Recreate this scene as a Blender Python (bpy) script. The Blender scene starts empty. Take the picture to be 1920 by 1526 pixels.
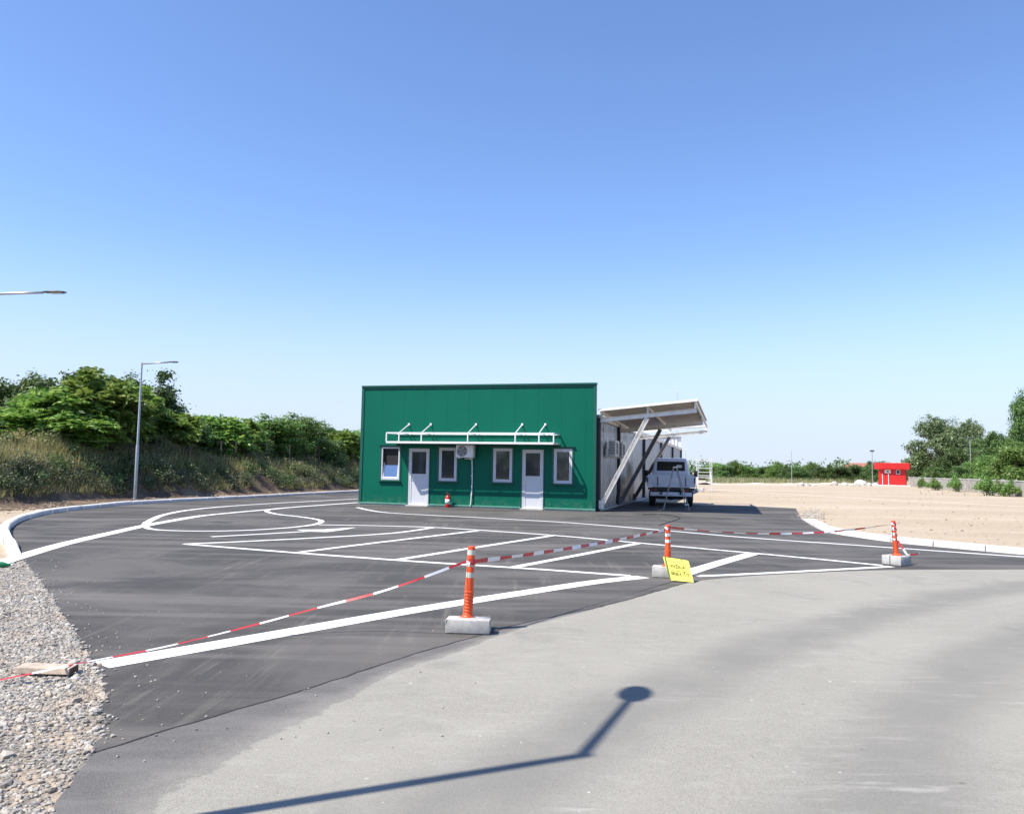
import bpy, bmesh, math, random
import numpy as np
from mathutils import Vector, Matrix
from mathutils.geometry import tessellate_polygon
random.seed(7)
RNG = np.random.default_rng(7)
S = bpy.context.scene
COL = S.collection
PI = math.pi
R = math.radians

# ------------------------------------------------------------------ survey: photograph -> ground coordinates
F, CX, CY, H = 1500., 960., 763., 1.5
PITCH = math.atan((878 - 763) / F)
ROLL = 0.017

def ray(px, py):
    x, y = px - CX, -(py - CY)
    c, s = math.cos(ROLL), math.sin(ROLL)
    x, y = x * c - y * s, x * s + y * c
    cp, sp = math.cos(PITCH), math.sin(PITCH)
    return Vector((x, F * cp - y * sp, F * sp + y * cp))

def G(px, py, z=0.):
    d = ray(px, py); t = (z - H) / d.z
    return Vector((d.x * t, d.y * t, z))

def atY(px, py, Y):
    d = ray(px, py); t = Y / d.y
    return Vector((d.x * t, Y, H + d.z * t))

def Gs(pts): return [G(*p) for p in pts]

SUN_AZ, SUN_EL = R(25.7), R(54)
SUN_DIR = Vector((math.cos(SUN_AZ) * math.cos(SUN_EL), math.sin(SUN_AZ) * math.cos(SUN_EL), -math.sin(SUN_EL)))

# ------------------------------------------------------------------ helpers
def tag(o, label=None, cat=None, group=None, kind=None):
    if label: o['label'] = label
    if cat: o['category'] = cat
    if group: o['group'] = group
    if kind: o['kind'] = kind
    return o

def thing(name, label, cat, loc=(0, 0, 0), rz=0, group=None):
    o = bpy.data.objects.new(name, None)
    o.empty_display_size = .2
    COL.objects.link(o); o.location = loc; o.rotation_euler = (0, 0, rz)
    return tag(o, label, cat, group)

def link(name, me, mats, parent=None, smooth=False):
    o = bpy.data.objects.new(name, me)
    COL.objects.link(o)
    if not isinstance(mats, (list, tuple)): mats = [mats]
    if len(me.materials) == 0:
        for m in mats: me.materials.append(m)
    if parent: o.parent = parent
    if smooth:
        me.polygons.foreach_set('use_smooth', [True] * len(me.polygons))
    return o

class MB:
    """collects shapes, then links them as one mesh object"""
    def __init__(s): s.v = []; s.f = []; s.mi = []
    def add(s, vs, fs, mi=0):
        n = len(s.v); s.v += [tuple(v) for v in vs]
        s.f += [tuple(i + n for i in f) for f in fs]; s.mi += [mi] * len(fs)
        return s
    def bm(s, bm, M=None, mi=0):
        bm.verts.ensure_lookup_table(); bm.verts.index_update()
        vs = [(M @ v.co if M else v.co.copy()) for v in bm.verts]
        fs = [[v.index for v in f.verts] for f in bm.faces]
        bm.free(); return s.add(vs, fs, mi)
    def box(s, c, d, bev=0., M=None, mi=0, seg=2):
        bm = bmesh.new(); bmesh.ops.create_cube(bm, size=1)
        bmesh.ops.scale(bm, vec=d, verts=bm.verts)
        if bev: bmesh.ops.bevel(bm, geom=bm.edges[:], offset=bev, segments=seg, profile=.5, affect='EDGES')
        T = Matrix.Translation(c)
        return s.bm(bm, (M @ T) if M else T, mi)
    def prism(s, prof, a, b, axis='x', bev=0., M=None, mi=0, seg=2):
        """closed 2-d profile pushed along an axis from a to b"""
        bm = bmesh.new()
        def P(p, t):
            return {'x': (t, p[0], p[1]), 'y': (p[0], t, p[1]), 'z': (p[0], p[1], t)}[axis]
        va = [bm.verts.new(P(p, a)) for p in prof]; vb = [bm.verts.new(P(p, b)) for p in prof]
        n = len(prof)
        bm.faces.new(va); bm.faces.new(vb[::-1])
        for i in range(n): bm.faces.new((va[i], vb[i], vb[(i + 1) % n], va[(i + 1) % n]))
        bmesh.ops.recalc_face_normals(bm, faces=bm.faces)
        if bev: bmesh.ops.bevel(bm, geom=bm.edges[:], offset=bev, segments=seg, profile=.5, affect='EDGES')
        return s.bm(bm, M, mi)
    def tube(s, pts, rad, n=8, cap=True, mi=0):
        pts = [Vector(p) for p in pts]
        rads = rad if isinstance(rad, (list, tuple)) else [rad] * len(pts)
        vs = []; fs = []
        up = Vector((0, 0, 1))
        for i, p in enumerate(pts):
            d = (pts[min(i + 1, len(pts) - 1)] - pts[max(i - 1, 0)]).normalized()
            a = up if abs(d.dot(up)) < .95 else Vector((1, 0, 0))
            e1 = d.cross(a).normalized(); e2 = d.cross(e1).normalized()
            for k in range(n):
                t = 2 * PI * k / n
                vs.append(p + (e1 * math.cos(t) + e2 * math.sin(t)) * rads[i])
        for i in range(len(pts) - 1):
            for k in range(n):
                a, b = i * n + k, i * n + (k + 1) % n
                fs.append((a, b, b + n, a + n))
        if cap:
            fs.append(tuple(range(n))[::-1]); fs.append(tuple(range((len(pts) - 1) * n, len(pts) * n)))
        return s.add(vs, fs, mi)
    def lathe(s, prof, n=20, c=(0, 0, 0), mi=0):
        vs = []; fs = []
        for r, z in prof:
            for k in range(n):
                t = 2 * PI * k / n
                vs.append((c[0] + r * math.cos(t), c[1] + r * math.sin(t), c[2] + z))
        for i in range(len(prof) - 1):
            for k in range(n):
                a, b = i * n + k, i * n + (k + 1) % n
                fs.append((a, b, b + n, a + n))
        fs.append(tuple(range(n))[::-1]); fs.append(tuple(range((len(prof) - 1) * n, len(prof) * n)))
        return s.add(vs, fs, mi)
    def beam(s, a, b, w, h, up=(0, 0, 1), mi=0, web=None):
        """straight bar from a to b; web set = I section"""
        a, b = Vector(a), Vector(b); d = (b - a); L = d.length; d.normalize()
        up = Vector(up); x = d.cross(up).normalized(); z = x.cross(d).normalized()
        M = Matrix((x, d, z)).transposed().to_4x4(); M.translation = (a + b) / 2
        if web is None: return s.box((0, 0, 0), (w, L, h), M=M, mi=mi)
        t = web
        s.box((0, 0, h / 2 - t / 2), (w, L, t), M=M, mi=mi)
        s.box((0, 0, -h / 2 + t / 2), (w, L, t), M=M, mi=mi)
        return s.box((0, 0, 0), (t, L, h - 2 * t), M=M, mi=mi)
    def build(s, name, mats, parent=None, smooth=False, auto=False):
        me = bpy.data.meshes.new(name)
        me.from_pydata(s.v, [], s.f)
        if any(s.mi): me.polygons.foreach_set('material_index', s.mi)
        o = link(name, me, mats, parent, smooth)
        if auto:
            me.polygons.foreach_set('use_smooth', [True] * len(me.polygons))
            try: me.set_sharp_from_angle(angle=R(35))
            except Exception: pass
        me.update(); return o

def copy_tree(src, loc=None, rz=None, scale=None, label=None, group=None):
    r = src.copy(); COL.objects.link(r)
    if loc is not None: r.location = loc
    if rz is not None: r.rotation_euler = (0, 0, rz)
    if scale is not None: r.scale = scale
    if label: r['label'] = label
    if group: r['group'] = group
    for ch in list(src.children):
        c = ch.copy(); COL.objects.link(c); c.parent = r
        for g in list(ch.children):
            d = g.copy(); COL.objects.link(d); d.parent = c
    return r

def densify(pts, step):
    out = []
    for a, b in zip(pts[:-1], pts[1:]):
        n = max(1, int((b - a).length / step))
        out += [a.lerp(b, i / n) for i in range(n)]
    return out + [pts[-1]]

def smooth_line(pts, sub=6):
    """Catmull-Rom through the points"""
    P = [pts[0] + (pts[0] - pts[1])] + list(pts) + [pts[-1] + (pts[-1] - pts[-2])]
    out = []
    for i in range(1, len(P) - 2):
        p0, p1, p2, p3 = P[i - 1:i + 3]
        for k in range(sub):
            t = k / sub
            out.append(.5 * ((2 * p1) + (p2 - p0) * t + (2 * p0 - 5 * p1 + 4 * p2 - p3) * t * t + (3 * p1 - p0 - 3 * p2 + p3) * t ** 3))
    return out + [pts[-1]]

def normals2d(pts):
    out = []
    for i in range(len(pts)):
        d = pts[min(i + 1, len(pts) - 1)] - pts[max(i - 1, 0)]
        d = Vector((d.x, d.y, 0)).normalized()
        out.append(Vector((-d.y, d.x, 0)))          # left of travel
    return out

def sheet(name, pts, z, mat, kind='structure'):
    P = [Vector((p.x, p.y, z)) for p in pts]
    tris = tessellate_polygon([P])
    me = bpy.data.meshes.new(name)
    me.from_pydata([tuple(p) for p in P], [], [tuple(t) for t in tris])
    bm = bmesh.new(); bm.from_mesh(me)
    for f in bm.faces:
        f.normal_update()
        if f.normal.z < 0: f.normal_flip()
    bm.to_mesh(me); bm.free()
    o = link(name, me, mat)
    tag(o, kind=kind); return o

def ribbon(mb, pts, w, z, wear=0.0):
    N = normals2d(pts)
    vs = []; fs = []
    for p, n in zip(pts, N):
        j1 = random.uniform(-wear, wear); j2 = random.uniform(-wear, wear)
        a = p + n * (w / 2 + j1); b = p - n * (w / 2 + j2)
        vs += [(b.x, b.y, z), (a.x, a.y, z)]
    for i in range(len(pts) - 1):
        fs.append((2 * i, 2 * i + 2, 2 * i + 3, 2 * i + 1))
    mb.add(vs, fs)

# ------------------------------------------------------------------ materials
class NT:
    def __init__(s, name):
        s.m = bpy.data.materials.new(name); s.m.use_nodes = True
        s.t = s.m.node_tree; s.n = s.t.nodes; s.l = s.t.links
        s.b = s.n['Principled BSDF']; s.out = s.n['Material Output']
        s.co = s.n.new('ShaderNodeTexCoord')
    def new(s, k, **kw):
        n = s.n.new(k)
        for a, b in kw.items(): setattr(n, a, b)
        return n
    def lk(s, a, b): s.l.new(a, b)
    def mapping(s, scale=(1, 1, 1), rot=(0, 0, 0), src='Object'):
        n = s.new('ShaderNodeMapping'); n.inputs['Scale'].default_value = scale; n.inputs['Rotation'].default_value = rot
        s.lk(s.co.outputs[src], n.inputs['Vector']); return n.outputs[0]
    def noise(s, scale, detail=4, rough=.55, vec=None, dist=0.):
        n = s.new('ShaderNodeTexNoise'); n.inputs['Scale'].default_value = scale
        n.inputs['Detail'].default_value = detail; n.inputs['Roughness'].default_value = rough
        n.inputs['Distortion'].default_value = dist
        s.lk(vec if vec is not None else s.co.outputs['Object'], n.inputs['Vector']); return n.outputs['Fac']
    def ramp(s, fac, stops):
        n = s.new('ShaderNodeValToRGB'); e = n.color_ramp.elements
        while len(e) < len(stops): e.new(.5)
        for k, (p, c) in enumerate(stops):
            e[k].position = p; e[k].color = (*c, 1) if len(c) == 3 else c
        s.lk(fac, n.inputs[0]); return n.outputs[0]
    def rng(s, fac, a, b, c=0., d=1.):
        n = s.new('ShaderNodeMapRange'); n.interpolation_type = 'SMOOTHSTEP'
        for i, v in zip((1, 2, 3, 4), (a, b, c, d)): n.inputs[i].default_value = v
        s.lk(fac, n.inputs[0]); return n.outputs[0]
    def mix(s, fac, a, b, mode='MIX'):
        n = s.new('ShaderNodeMix', data_type='RGBA', blend_type=mode)
        for sock, v in ((n.inputs['Factor'], fac), (n.inputs[6], a), (n.inputs[7], b)):
            if isinstance(v, (int, float)): sock.default_value = v
            elif isinstance(v, (tuple, list)): sock.default_value = (*v, 1) if len(v) == 3 else v
            else: s.lk(v, sock)
        return n.outputs[2]
    def math(s, op, a, b=None):
        n = s.new('ShaderNodeMath', operation=op)
        for i, v in enumerate((a, b)):
            if v is None: continue
            if isinstance(v, (int, float)): n.inputs[i].default_value = v
            else: s.lk(v, n.inputs[i])
        return n.outputs[0]
    def color(s, c):
        i = s.b.inputs['Base Color']
        if isinstance(c, (tuple, list)): i.default_value = (*c, 1)
        else: s.lk(c, i)
    def bump(s, h, strength=.3, dist=.02):
        n = s.new('ShaderNodeBump'); n.inputs['Strength'].default_value = strength; n.inputs['Distance'].default_value = dist
        s.lk(h, n.inputs['Height']); s.lk(n.outputs[0], s.b.inputs['Normal'])
    def set(s, rough=.6, metal=0., spec=.5):
        s.b.inputs['Roughness'].default_value = rough; s.b.inputs['Metallic'].default_value = metal
        s.b.inputs['Specular IOR Level'].default_value = spec; return s

def simple(name, c, rough=.5, metal=0., var=.12, scale=6., bump=0., bscale=60., spec=.5, dirt=None):
    t = NT(name).set(rough, metal, spec)
    n = t.noise(scale, 5)
    a = tuple(x * (1 - var) for x in c); b = tuple(min(1, x * (1 + var)) for x in c)
    col = t.ramp(n, [(.3, a), (.7, b)])
    if dirt:
        col = t.mix(t.rng(t.noise(scale * .6, 6, .65), .5, .72, 0, dirt[1]), col, dirt[0])
    t.color(col)
    if bump: t.bump(t.noise(bscale, 4), bump, .01)
    return t.m

def asphalt_new():
    t = NT('fresh_dark_asphalt').set(.85, 0, .3)
    fine = t.noise(230, 3, .6); mid = t.noise(38, 4, .6)
    base = t.ramp(fine, [(.28, (.034, .033, .0315)), (.5, (.057, .055, .051)), (.72, (.113, .108, .099))])
    patch = t.noise(.30, 6, .62, dist=.7)
    col = t.mix(t.rng(patch, .43, .64, 0, .7), base, (.125, .118, .108))
    band = t.noise(1.0, 6, .62, vec=t.mapping((.12, 1.3, 1), (0, 0, R(-8))))
    col = t.mix(t.rng(band, .45, .66, 0, .65), col, (.165, .152, .136))
    for rz, th in ((R(62), .57), (R(38), .58), (R(-24), .58), (R(84), .60)):
        st = t.noise(1., 7, .72, vec=t.mapping((4.5, .28, 1), (0, 0, rz)), dist=.5)
        gate = t.rng(t.noise(.45, 3, vec=t.mapping((1, 1, 1), (0, 0, rz))), .45, .6)
        col = t.mix(t.math('MULTIPLY', t.math('MULTIPLY', t.rng(st, th - .04, th + .14), gate), .3), col, (.26, .235, .20))
    dk = t.noise(.8, 6, .65, vec=t.mapping((.35, 1.2, 1)), dist=1.0)
    col = t.mix(t.rng(dk, .55, .68, 0, .6), col, (.049, .048, .047))
    sp = t.noise(24, 2, .5)
    col = t.mix(t.rng(sp, .73, .78, 0, .6), col, (.30, .29, .27))
    t.color(col)
    t.bump(t.math('ADD', fine, t.math('MULTIPLY', mid, .7)), .5, .006)
    return t.m

def asphalt_old(edge=False):
    t = NT('dusty_road_edge' if edge else 'old_bleached_asphalt').set(.92, 0, .2)
    fine = t.noise(170, 4, .7); grit = t.noise(48, 5, .7)
    base = t.ramp(fine, [(.30, (.150, .141, .120)), (.5, (.272, .258, .221)), (.70, (.41, .392, .342))])
    base = t.mix(t.rng(grit, .42, .62, 0, .45), base, (.315, .305, .265))
    col = t.mix(t.rng(t.noise(.45, 6, .62, dist=.5), .38, .66, 0, .55), base, (.325, .310, .265))
    col = t.mix(t.rng(t.noise(1.1, 8, .7, dist=.8), .52, .70, 0, .6), col, (.205, .200, .178))
    col = t.mix(t.rng(t.noise(4.5, 7, .72, vec=t.mapping((.6, 1.5, 1), (0, 0, R(-20)))), .52, .68, 0, .4), col, (.365, .352, .31))
    # two worn wheel tracks: arcs round the bend of the road
    sep = t.new('ShaderNodeSeparateXYZ'); t.lk(t.co.outputs['Object'], sep.inputs[0])
    wob = t.math('MULTIPLY', t.math('SUBTRACT', t.noise(.8, 4), .5), .55)
    for cx, cy, rad, w, k in TRACKS:
        dx = t.math('SUBTRACT', sep.outputs[0], cx); dy = t.math('SUBTRACT', sep.outputs[1], cy)
        r = t.math('SQRT', t.math('ADD', t.math('MULTIPLY', dx, dx), t.math('MULTIPLY', dy, dy)))
        d = t.math('ABSOLUTE', t.math('ADD', t.math('SUBTRACT', r, rad), wob))
        m = t.rng(d, w, w * .15, 0, k)
        m = t.math('MULTIPLY', m, t.rng(t.noise(1.2, 7, .68), .3, .6, .7, 1))
        col = t.mix(m, col, (.165, .163, .150))
    # brushed scuffs
    sc = t.noise(1., 7, .75, vec=t.mapping((1.6, 11, 1), (0, 0, R(-24))))
    gate = t.rng(t.noise(.8, 3), .48, .62)
    col = t.mix(t.math('MULTIPLY', t.math('MULTIPLY', t.rng(sc, .5, .7), gate), .6), col, (.40, .387, .345))
    col = t.mix(t.rng(t.noise(17, 2, .5), .745, .77, 0, .7), col, (.5, .49, .47))
    col = t.mix(t.rng(t.noise(13, 2, .5, vec=t.mapping((1, 1, 1), (0, 0, 1))), .75, .775, 0, .6), col, (.12, .115, .11))
    if edge:      # strip of newer tar thinning out towards the old surface
        at = t.new('ShaderNodeAttribute', attribute_name='wear')
        nz = t.math('MULTIPLY', t.math('SUBTRACT', t.noise(2.2, 8, .68), .5), .75)
        k = t.math('ADD', at.outputs['Fac'], nz)
        dk = t.ramp(fine, [(.28, (.075, .072, .069)), (.5, (.125, .120, .114)), (.72, (.21, .20, .188))])
        dk = t.mix(t.rng(t.noise(1.6, 6, .65, vec=t.mapping((.5, 2, 1), (0, 0, R(-25)))), .42, .66, 0, .5), dk, (.20, .193, .18))
        soft = t.math('MAXIMUM', t.rng(k, .84, .96), t.math('MULTIPLY', t.rng(k, .35, .95), .55))
        col = t.mix(soft, dk, col)
    t.color(col)
    t.bump(t.math('ADD', fine, grit), .6, .006)
    return t.m

def dirt():
    t = NT('dry_soil').set(.95, 0, .1)
    f = t.noise(9, 8, .7); g = t.noise(.16, 6, .6)
    col = t.ramp(f, [(.3, (.315, .250, .178)), (.55, (.42, .345, .255)), (.75, (.50, .425, .33))])
    col = t.mix(t.rng(g, .42, .62, 0, .55), col, (.455, .38, .285))
    col = t.mix(t.rng(t.noise(1., 6, .65, vec=t.mapping((.03, .4, 1), (0, 0, R(-8)))), .5, .66, 0, .6), col, (.52, .45, .355))
    col = t.mix(t.rng(t.noise(2.3, 5, .6, dist=1), .6, .7, 0, .5), col, (.29, .22, .15))
    t.color(col); t.bump(t.math('ADD', t.noise(3, 8, .7), f), .6, .06); return t.m

def bank_soil():
    t = NT('bank_soil').set(.95, 0, .1)
    f = t.noise(6, 8, .7)
    col = t.ramp(f, [(.3, (.085, .064, .046)), (.55, (.15, .112, .082)), (.78, (.25, .195, .14))])
    col = t.mix(t.rng(t.noise(.5, 5, .6), .5, .66, 0, .7), col, (.35, .26, .175))
    t.color(col); t.bump(t.noise(4, 8, .75), .8, .12); return t.m

def gravel_bed():
    t = NT('gravel_bed').set(.95, 0, .2)
    v = t.new('ShaderNodeTexVoronoi'); v.inputs['Scale'].default_value = 34; t.lk(t.co.outputs['Object'], v.inputs['Vector'])
    col = t.mix(t.rng(v.outputs['Distance'], 0, .7), (.33, .305, .265), (.17, .155, .13))
    col = t.mix(t.rng(t.noise(.7, 5, .6), .5, .64, 0, .8), col, (.42, .33, .24))
    t.color(col); t.bump(v.outputs['Distance'], .7, -.02); return t.m

def stones():
    t = NT('crushed_stone').set(.9, 0, .25)
    g = t.new('ShaderNodeNewGeometry')
    c = t.ramp(g.outputs['Random Per Island'], [(0, (.17, .155, .135)), (.35, (.32, .305, .27)), (.7, (.44, .415, .37)), (.9, (.40, .33, .25)), (1, (.60, .575, .52))])
    t.color(t.mix(t.rng(t.noise(1.6, 5), .5, .7, 0, .5), t.mix(t.rng(t.noise(60, 4), .3, .7, 0, .35), c, (.30, .275, .24)), (.36, .285, .205))); return t.m

def leafmat(name, stops, trans=.35, rough=.5):
    t = NT(name).set(rough, 0, .35)
    g = t.new('ShaderNodeNewGeometry')
    c = t.ramp(g.outputs['Random Per Island'], stops)
    oi = t.new('ShaderNodeObjectInfo')
    h = t.new('ShaderNodeHueSaturation')
    t.lk(c, h.inputs['Color']); t.lk(t.rng(oi.outputs['Random'], 0, 1, .8, 1.2), h.inputs['Value'])
    t.lk(t.rng(oi.outputs['Random'], 0, 1, .49, .515), h.inputs['Hue'])
    t.lk(h.outputs[0], t.b.inputs['Base Color'])
    tr = t.new('ShaderNodeBsdfTranslucent')
    hh = t.new('ShaderNodeHueSaturation'); hh.inputs['Value'].default_value = 1.5; hh.inputs['Hue'].default_value = .485
    t.lk(h.outputs[0], hh.inputs['Color']); t.lk(hh.outputs[0], tr.inputs[0])
    mx = t.new('ShaderNodeMixShader'); mx.inputs[0].default_value = trans
    t.lk(t.b.outputs[0], mx.inputs[1]); t.lk(tr.outputs[0], mx.inputs[2]); t.lk(mx.outputs[0], t.out.inputs[0])
    return t.m

def paint_white():
    t = NT('white_road_paint').set(.7, 0, .3)
    fine = t.noise(180, 3); wear = t.noise(14, 6, .7)
    col = t.ramp(fine, [(.3, (.66, .66, .65)), (.6, (.80, .80, .79))])
    col = t.mix(t.rng(wear, .62, .74, 0, .55), col, (.30, .295, .29))
    col = t.mix(t.rng(t.noise(1.2, 4), .5, .75, 0, .25), col, (.55, .53, .5))
    t.color(col); t.bump(fine, .3, .004); return t.m

def galvanised():
    t = NT('galvanised_sheet').set(.3, .92, .5)
    n = t.noise(9, 5, .65, vec=t.mapping((1, 1, .05)))
    t.color(t.ramp(n, [(.3, (.22, .24, .28)), (.7, (.40, .42, .47))]))
    t.lk(t.rng(t.noise(5, 4, vec=t.mapping((1, 1, .1))), .3, .7, .22, .36), t.b.inputs['Roughness'])
    return t.m

def glass(name, tint, rough=.06, ior=2.1):
    t = NT(name).set(rough, 0, .6); t.b.inputs['IOR'].default_value = ior
    t.color(t.ramp(t.noise(1.3, 3), [(.3, tint), (.7, tuple(x * 1.4 for x in tint))])); return t.m

def facade_green():
    t = NT('green_sheet_metal').set(.5, 0, .16)
    c = t.ramp(t.noise(.7, 4), [(.3, (.0, .106, .064)), (.7, (.001, .119, .074))])
    c = t.mix(t.rng(t.noise(9, 6, .7, vec=t.mapping((1, 1, .12))), .58, .78, 0, .16), c, (.05, .18, .13))
    sep = t.new('ShaderNodeSeparateXYZ'); t.lk(t.co.outputs['Object'], sep.inputs[0])
    splash = t.math('MULTIPLY', t.rng(sep.outputs[2], .5, .05), t.rng(t.noise(5, 5, .65), .4, .7, 0, .45))
    c = t.mix(splash, c, (.12, .19, .14))
    t.color(c); t.bump(t.noise(1.2, 2), .05, .03); return t.m

ARC_A = [G(*p) for p in ((900, 1500), (1330, 1262), (1780, 1122))]
ARC_B = [G(*p) for p in ((1640, 1526), (1740, 1330), (1920, 1210))]
def circ(p, q, r):
    ax, ay, bx, by, cx, cy = p.x, p.y, q.x, q.y, r.x, r.y
    d = 2 * (ax * (by - cy) + bx * (cy - ay) + cx * (ay - by))
    ux = ((ax * ax + ay * ay) * (by - cy) + (bx * bx + by * by) * (cy - ay) + (cx * cx + cy * cy) * (ay - by)) / d
    uy = ((ax * ax + ay * ay) * (cx - bx) + (bx * bx + by * by) * (ax - cx) + (cx * cx + cy * cy) * (bx - ax)) / d
    return ux, uy, math.hypot(ax - ux, ay - uy)
TRACKS = [(*circ(*ARC_A), .55, .62), (*circ(*ARC_B), .6, .6)]

M = dict(
    asphalt=asphalt_new(), old=asphalt_old(), dusty=asphalt_old(True), dirt=dirt(), bank=bank_soil(),
    gbed=gravel_bed(), stone=stones(), paint=paint_white(), zinc=galvanised(), green=facade_green(),
    crack=simple('tar_joint', (.02, .02, .022), .9),
    kerb=simple('kerb_concrete', (.70, .69, .67), .85, var=.1, scale=3, bump=.3, bscale=90, dirt=((.42, .37, .31), .5)),
    block=simple('grey_concrete', (.43, .425, .40), .9, var=.18, scale=14, bump=.5, bscale=120, dirt=((.30, .29, .27), .6)),
    trim=simple('green_trim', (.003, .085, .058), .4, var=.08),
    white=simple('white_powder_coat', (.74, .75, .76), .35, var=.04, scale=3, dirt=((.5, .49, .46), .25)),
    upvc=simple('white_plastic_frame', (.58, .59, .62), .3, var=.03),
    steel=simple('off_white_painted_steel', (.78, .75, .69), .45, var=.1, scale=5, dirt=((.36, .32, .27), .5)),
    darksteel=simple('grey_primed_steel', (.16, .16, .165), .5, var=.2),
    column=simple('dark_column_paint', (.035, .035, .04), .5),
    sheet=simple('canopy_underside_sheet', (.52, .475, .42), .6, var=.15, scale=2),
    pane=glass('dark_glass', (.020, .025, .036)),
    skytint_pane=glass('painted_sky_glass', (.04, .07, .15), .03, 3.0),  # blue base colour stands in for reflected sky
    truckglass=glass('vehicle_glass', (.012, .014, .020), .05, 1.5),
    truck=simple('pale_grey_vehicle_paint', (.72, .76, .86), .28, var=.03, spec=.6),
    alu=simple('ribbed_aluminium_board', (.74, .77, .84), .4, var=.08, scale=5, metal=.1),
    rubber=simple('black_rubber', (.018, .018, .019), .8, var=.2),
    black=simple('black_plastic', (.022, .022, .025), .45),
    redlens=simple('red_lens', (.30, .012, .010), .2),
    orange=simple('orange_plastic', (.72, .085, .018), .42, var=.08, scale=9, dirt=((.45, .12, .07), .4)),
    reflect=simple('silver_reflective_band', (.55, .55, .46), .35, var=.2, scale=20),
    reflectw=simple('white_reflective_band', (.78, .77, .76), .4, var=.06),
    tapered=simple('red_tape', (.50, .035, .040), .4, var=.1), tapew=simple('white_tape', (.78, .78, .78), .4, var=.04),
    yellow=simple('yellow_board', (.82, .77, .13), .5, var=.06, scale=8), ink=simple('black_marker', (.025, .03, .025), .6),
    red=simple('red_kiosk_paint', (.50, .014, .012), .4, var=.07, scale=1.2),
    redfire=simple('red_extinguisher', (.55, .02, .015), .25), lab=simple('plain_white', (.75, .73, .70), .5),
    galv=simple('galvanised_pole', (.42, .43, .44), .45, metal=.55, var=.12, scale=3),
    lampgrey=simple('lamp_head_grey', (.07, .08, .09), .4),
    wood=simple('weathered_plank', (.47, .39, .30), .8, var=.3, scale=9, bump=.4, bscale=40),
    woodend=simple('plank_end', (.09, .055, .035), .9),
    wallc=simple('weathered_wall_concrete', (.34, .32, .285), .9, var=.2, scale=1.4, dirt=((.27, .25, .22), .7)),
    rock=simple('pale_rubble', (.52, .50, .46), .9, var=.16, scale=3, bump=.6, bscale=12),
    bark=simple('bark', (.10, .075, .055), .9, var=.35, scale=14),
    paleb=simple('pale_bark', (.25, .22, .18), .9, var=.3, scale=12),
    rooft=simple('clay_roof', (.30, .12, .08), .8), plaster=simple('white_plaster', (.68, .66, .62), .8),
    fpost=simple('rusty_fence_post', (.055, .045, .038), .8, var=.3),
    greenp=simple('green_bottle_plastic', (.01, .16, .06), .3),
    roof=simple('grey_roof_sheet', (.33, .33, .33), .6),
    whiterib=simple('white_ribbed_sheet', (.72, .72, .72), .45),
    ladder=simple('ladder_aluminium', (.26, .27, .29), .45, metal=.5),
    lens=simple('lamp_diffuser', (.5, .5, .48), .3),
)
M['leafA'] = leafmat('sumac_leaf', [(0, (0.062, 0.131, 0.020)), (.5, (0.144, 0.256, 0.043)), (.85, (0.250, 0.362, 0.075)), (1, (0.400, 0.475, 0.175))], .38, .36)
M['leafB'] = leafmat('broad_leaf', [(0, (0.037, 0.083, 0.022)), (.5, (0.083, 0.150, 0.040)), (.9, (0.150, 0.225, 0.069)), (1, (0.237, 0.312, 0.125))], .3, .42)
M['leafC'] = leafmat('grey_leaf', [(0, (0.062, 0.095, 0.039)), (.5, (0.129, 0.174, 0.073)), (.9, (0.185, 0.224, 0.106)), (1, (0.235, 0.258, 0.134))], .28, .42)
M['leafD'] = leafmat('light_leaf', [(0, (0.058, 0.137, 0.029)), (.5, (0.130, 0.240, 0.052)), (1, (0.247, 0.364, 0.104))], .36, .42)
M['field'] = leafmat('field_weed', [(0, (.10, .115, .055)), (.5, (.20, .21, .10)), (1, (.36, .34, .18))], .35)
M['weed'] = leafmat('weed_leaf', [(0, (.05, .065, .035)), (.5, (.10, .12, .065)), (1, (.20, .21, .12))], .25)
M['dry'] = leafmat('dry_grass', [(0, (.13, .16, .050)), (.35, (.29, .30, .11)), (.75, (.46, .42, .19)), (1, (.66, .58, .34))], .42)

# ------------------------------------------------------------------ world, sun, camera
w = bpy.data.worlds.new('World'); S.world = w; w.use_nodes = True
nt = w.node_tree; bg = nt.nodes['Background']
sky = nt.nodes.new('ShaderNodeTexSky'); sky.sky_type = 'NISHITA'; sky.sun_disc = False
sky.sun_elevation = SUN_EL; sky.sun_rotation = math.atan2(-SUN_DIR.x, -SUN_DIR.y)
sky.altitude = 100; sky.air_density = 1.0; sky.dust_density = .1; sky.ozone_density = 2.2
tint = nt.nodes.new('ShaderNodeMix'); tint.data_type = 'RGBA'; tint.blend_type = 'MULTIPLY'; tint.inputs['Factor'].default_value = 1
tint.inputs[7].default_value = (1.04, 1.14, 1.38, 1); nt.links.new(sky.outputs[0], tint.inputs[6])
wc = nt.nodes.new('ShaderNodeTexCoord'); ws = nt.nodes.new('ShaderNodeSeparateXYZ'); nt.links.new(wc.outputs['Generated'], ws.inputs[0])
hz_ = nt.nodes.new('ShaderNodeMapRange'); hz_.interpolation_type = 'SMOOTHERSTEP'      # pale hazy air low over the horizon
for i_, v_ in zip((1, 2, 3, 4), (.30, -.03, 0, .92)): hz_.inputs[i_].default_value = v_
nt.links.new(ws.outputs[2], hz_.inputs[0])
hm = nt.nodes.new('ShaderNodeMix'); hm.data_type = 'RGBA'; nt.links.new(hz_.outputs[0], hm.inputs['Factor'])
nt.links.new(tint.outputs[2], hm.inputs[6]); hm.inputs[7].default_value = (4.1, 4.65, 5.6, 1)
nt.links.new(hm.outputs[2], bg.inputs[0]); bg.inputs[1].default_value = .105
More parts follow.
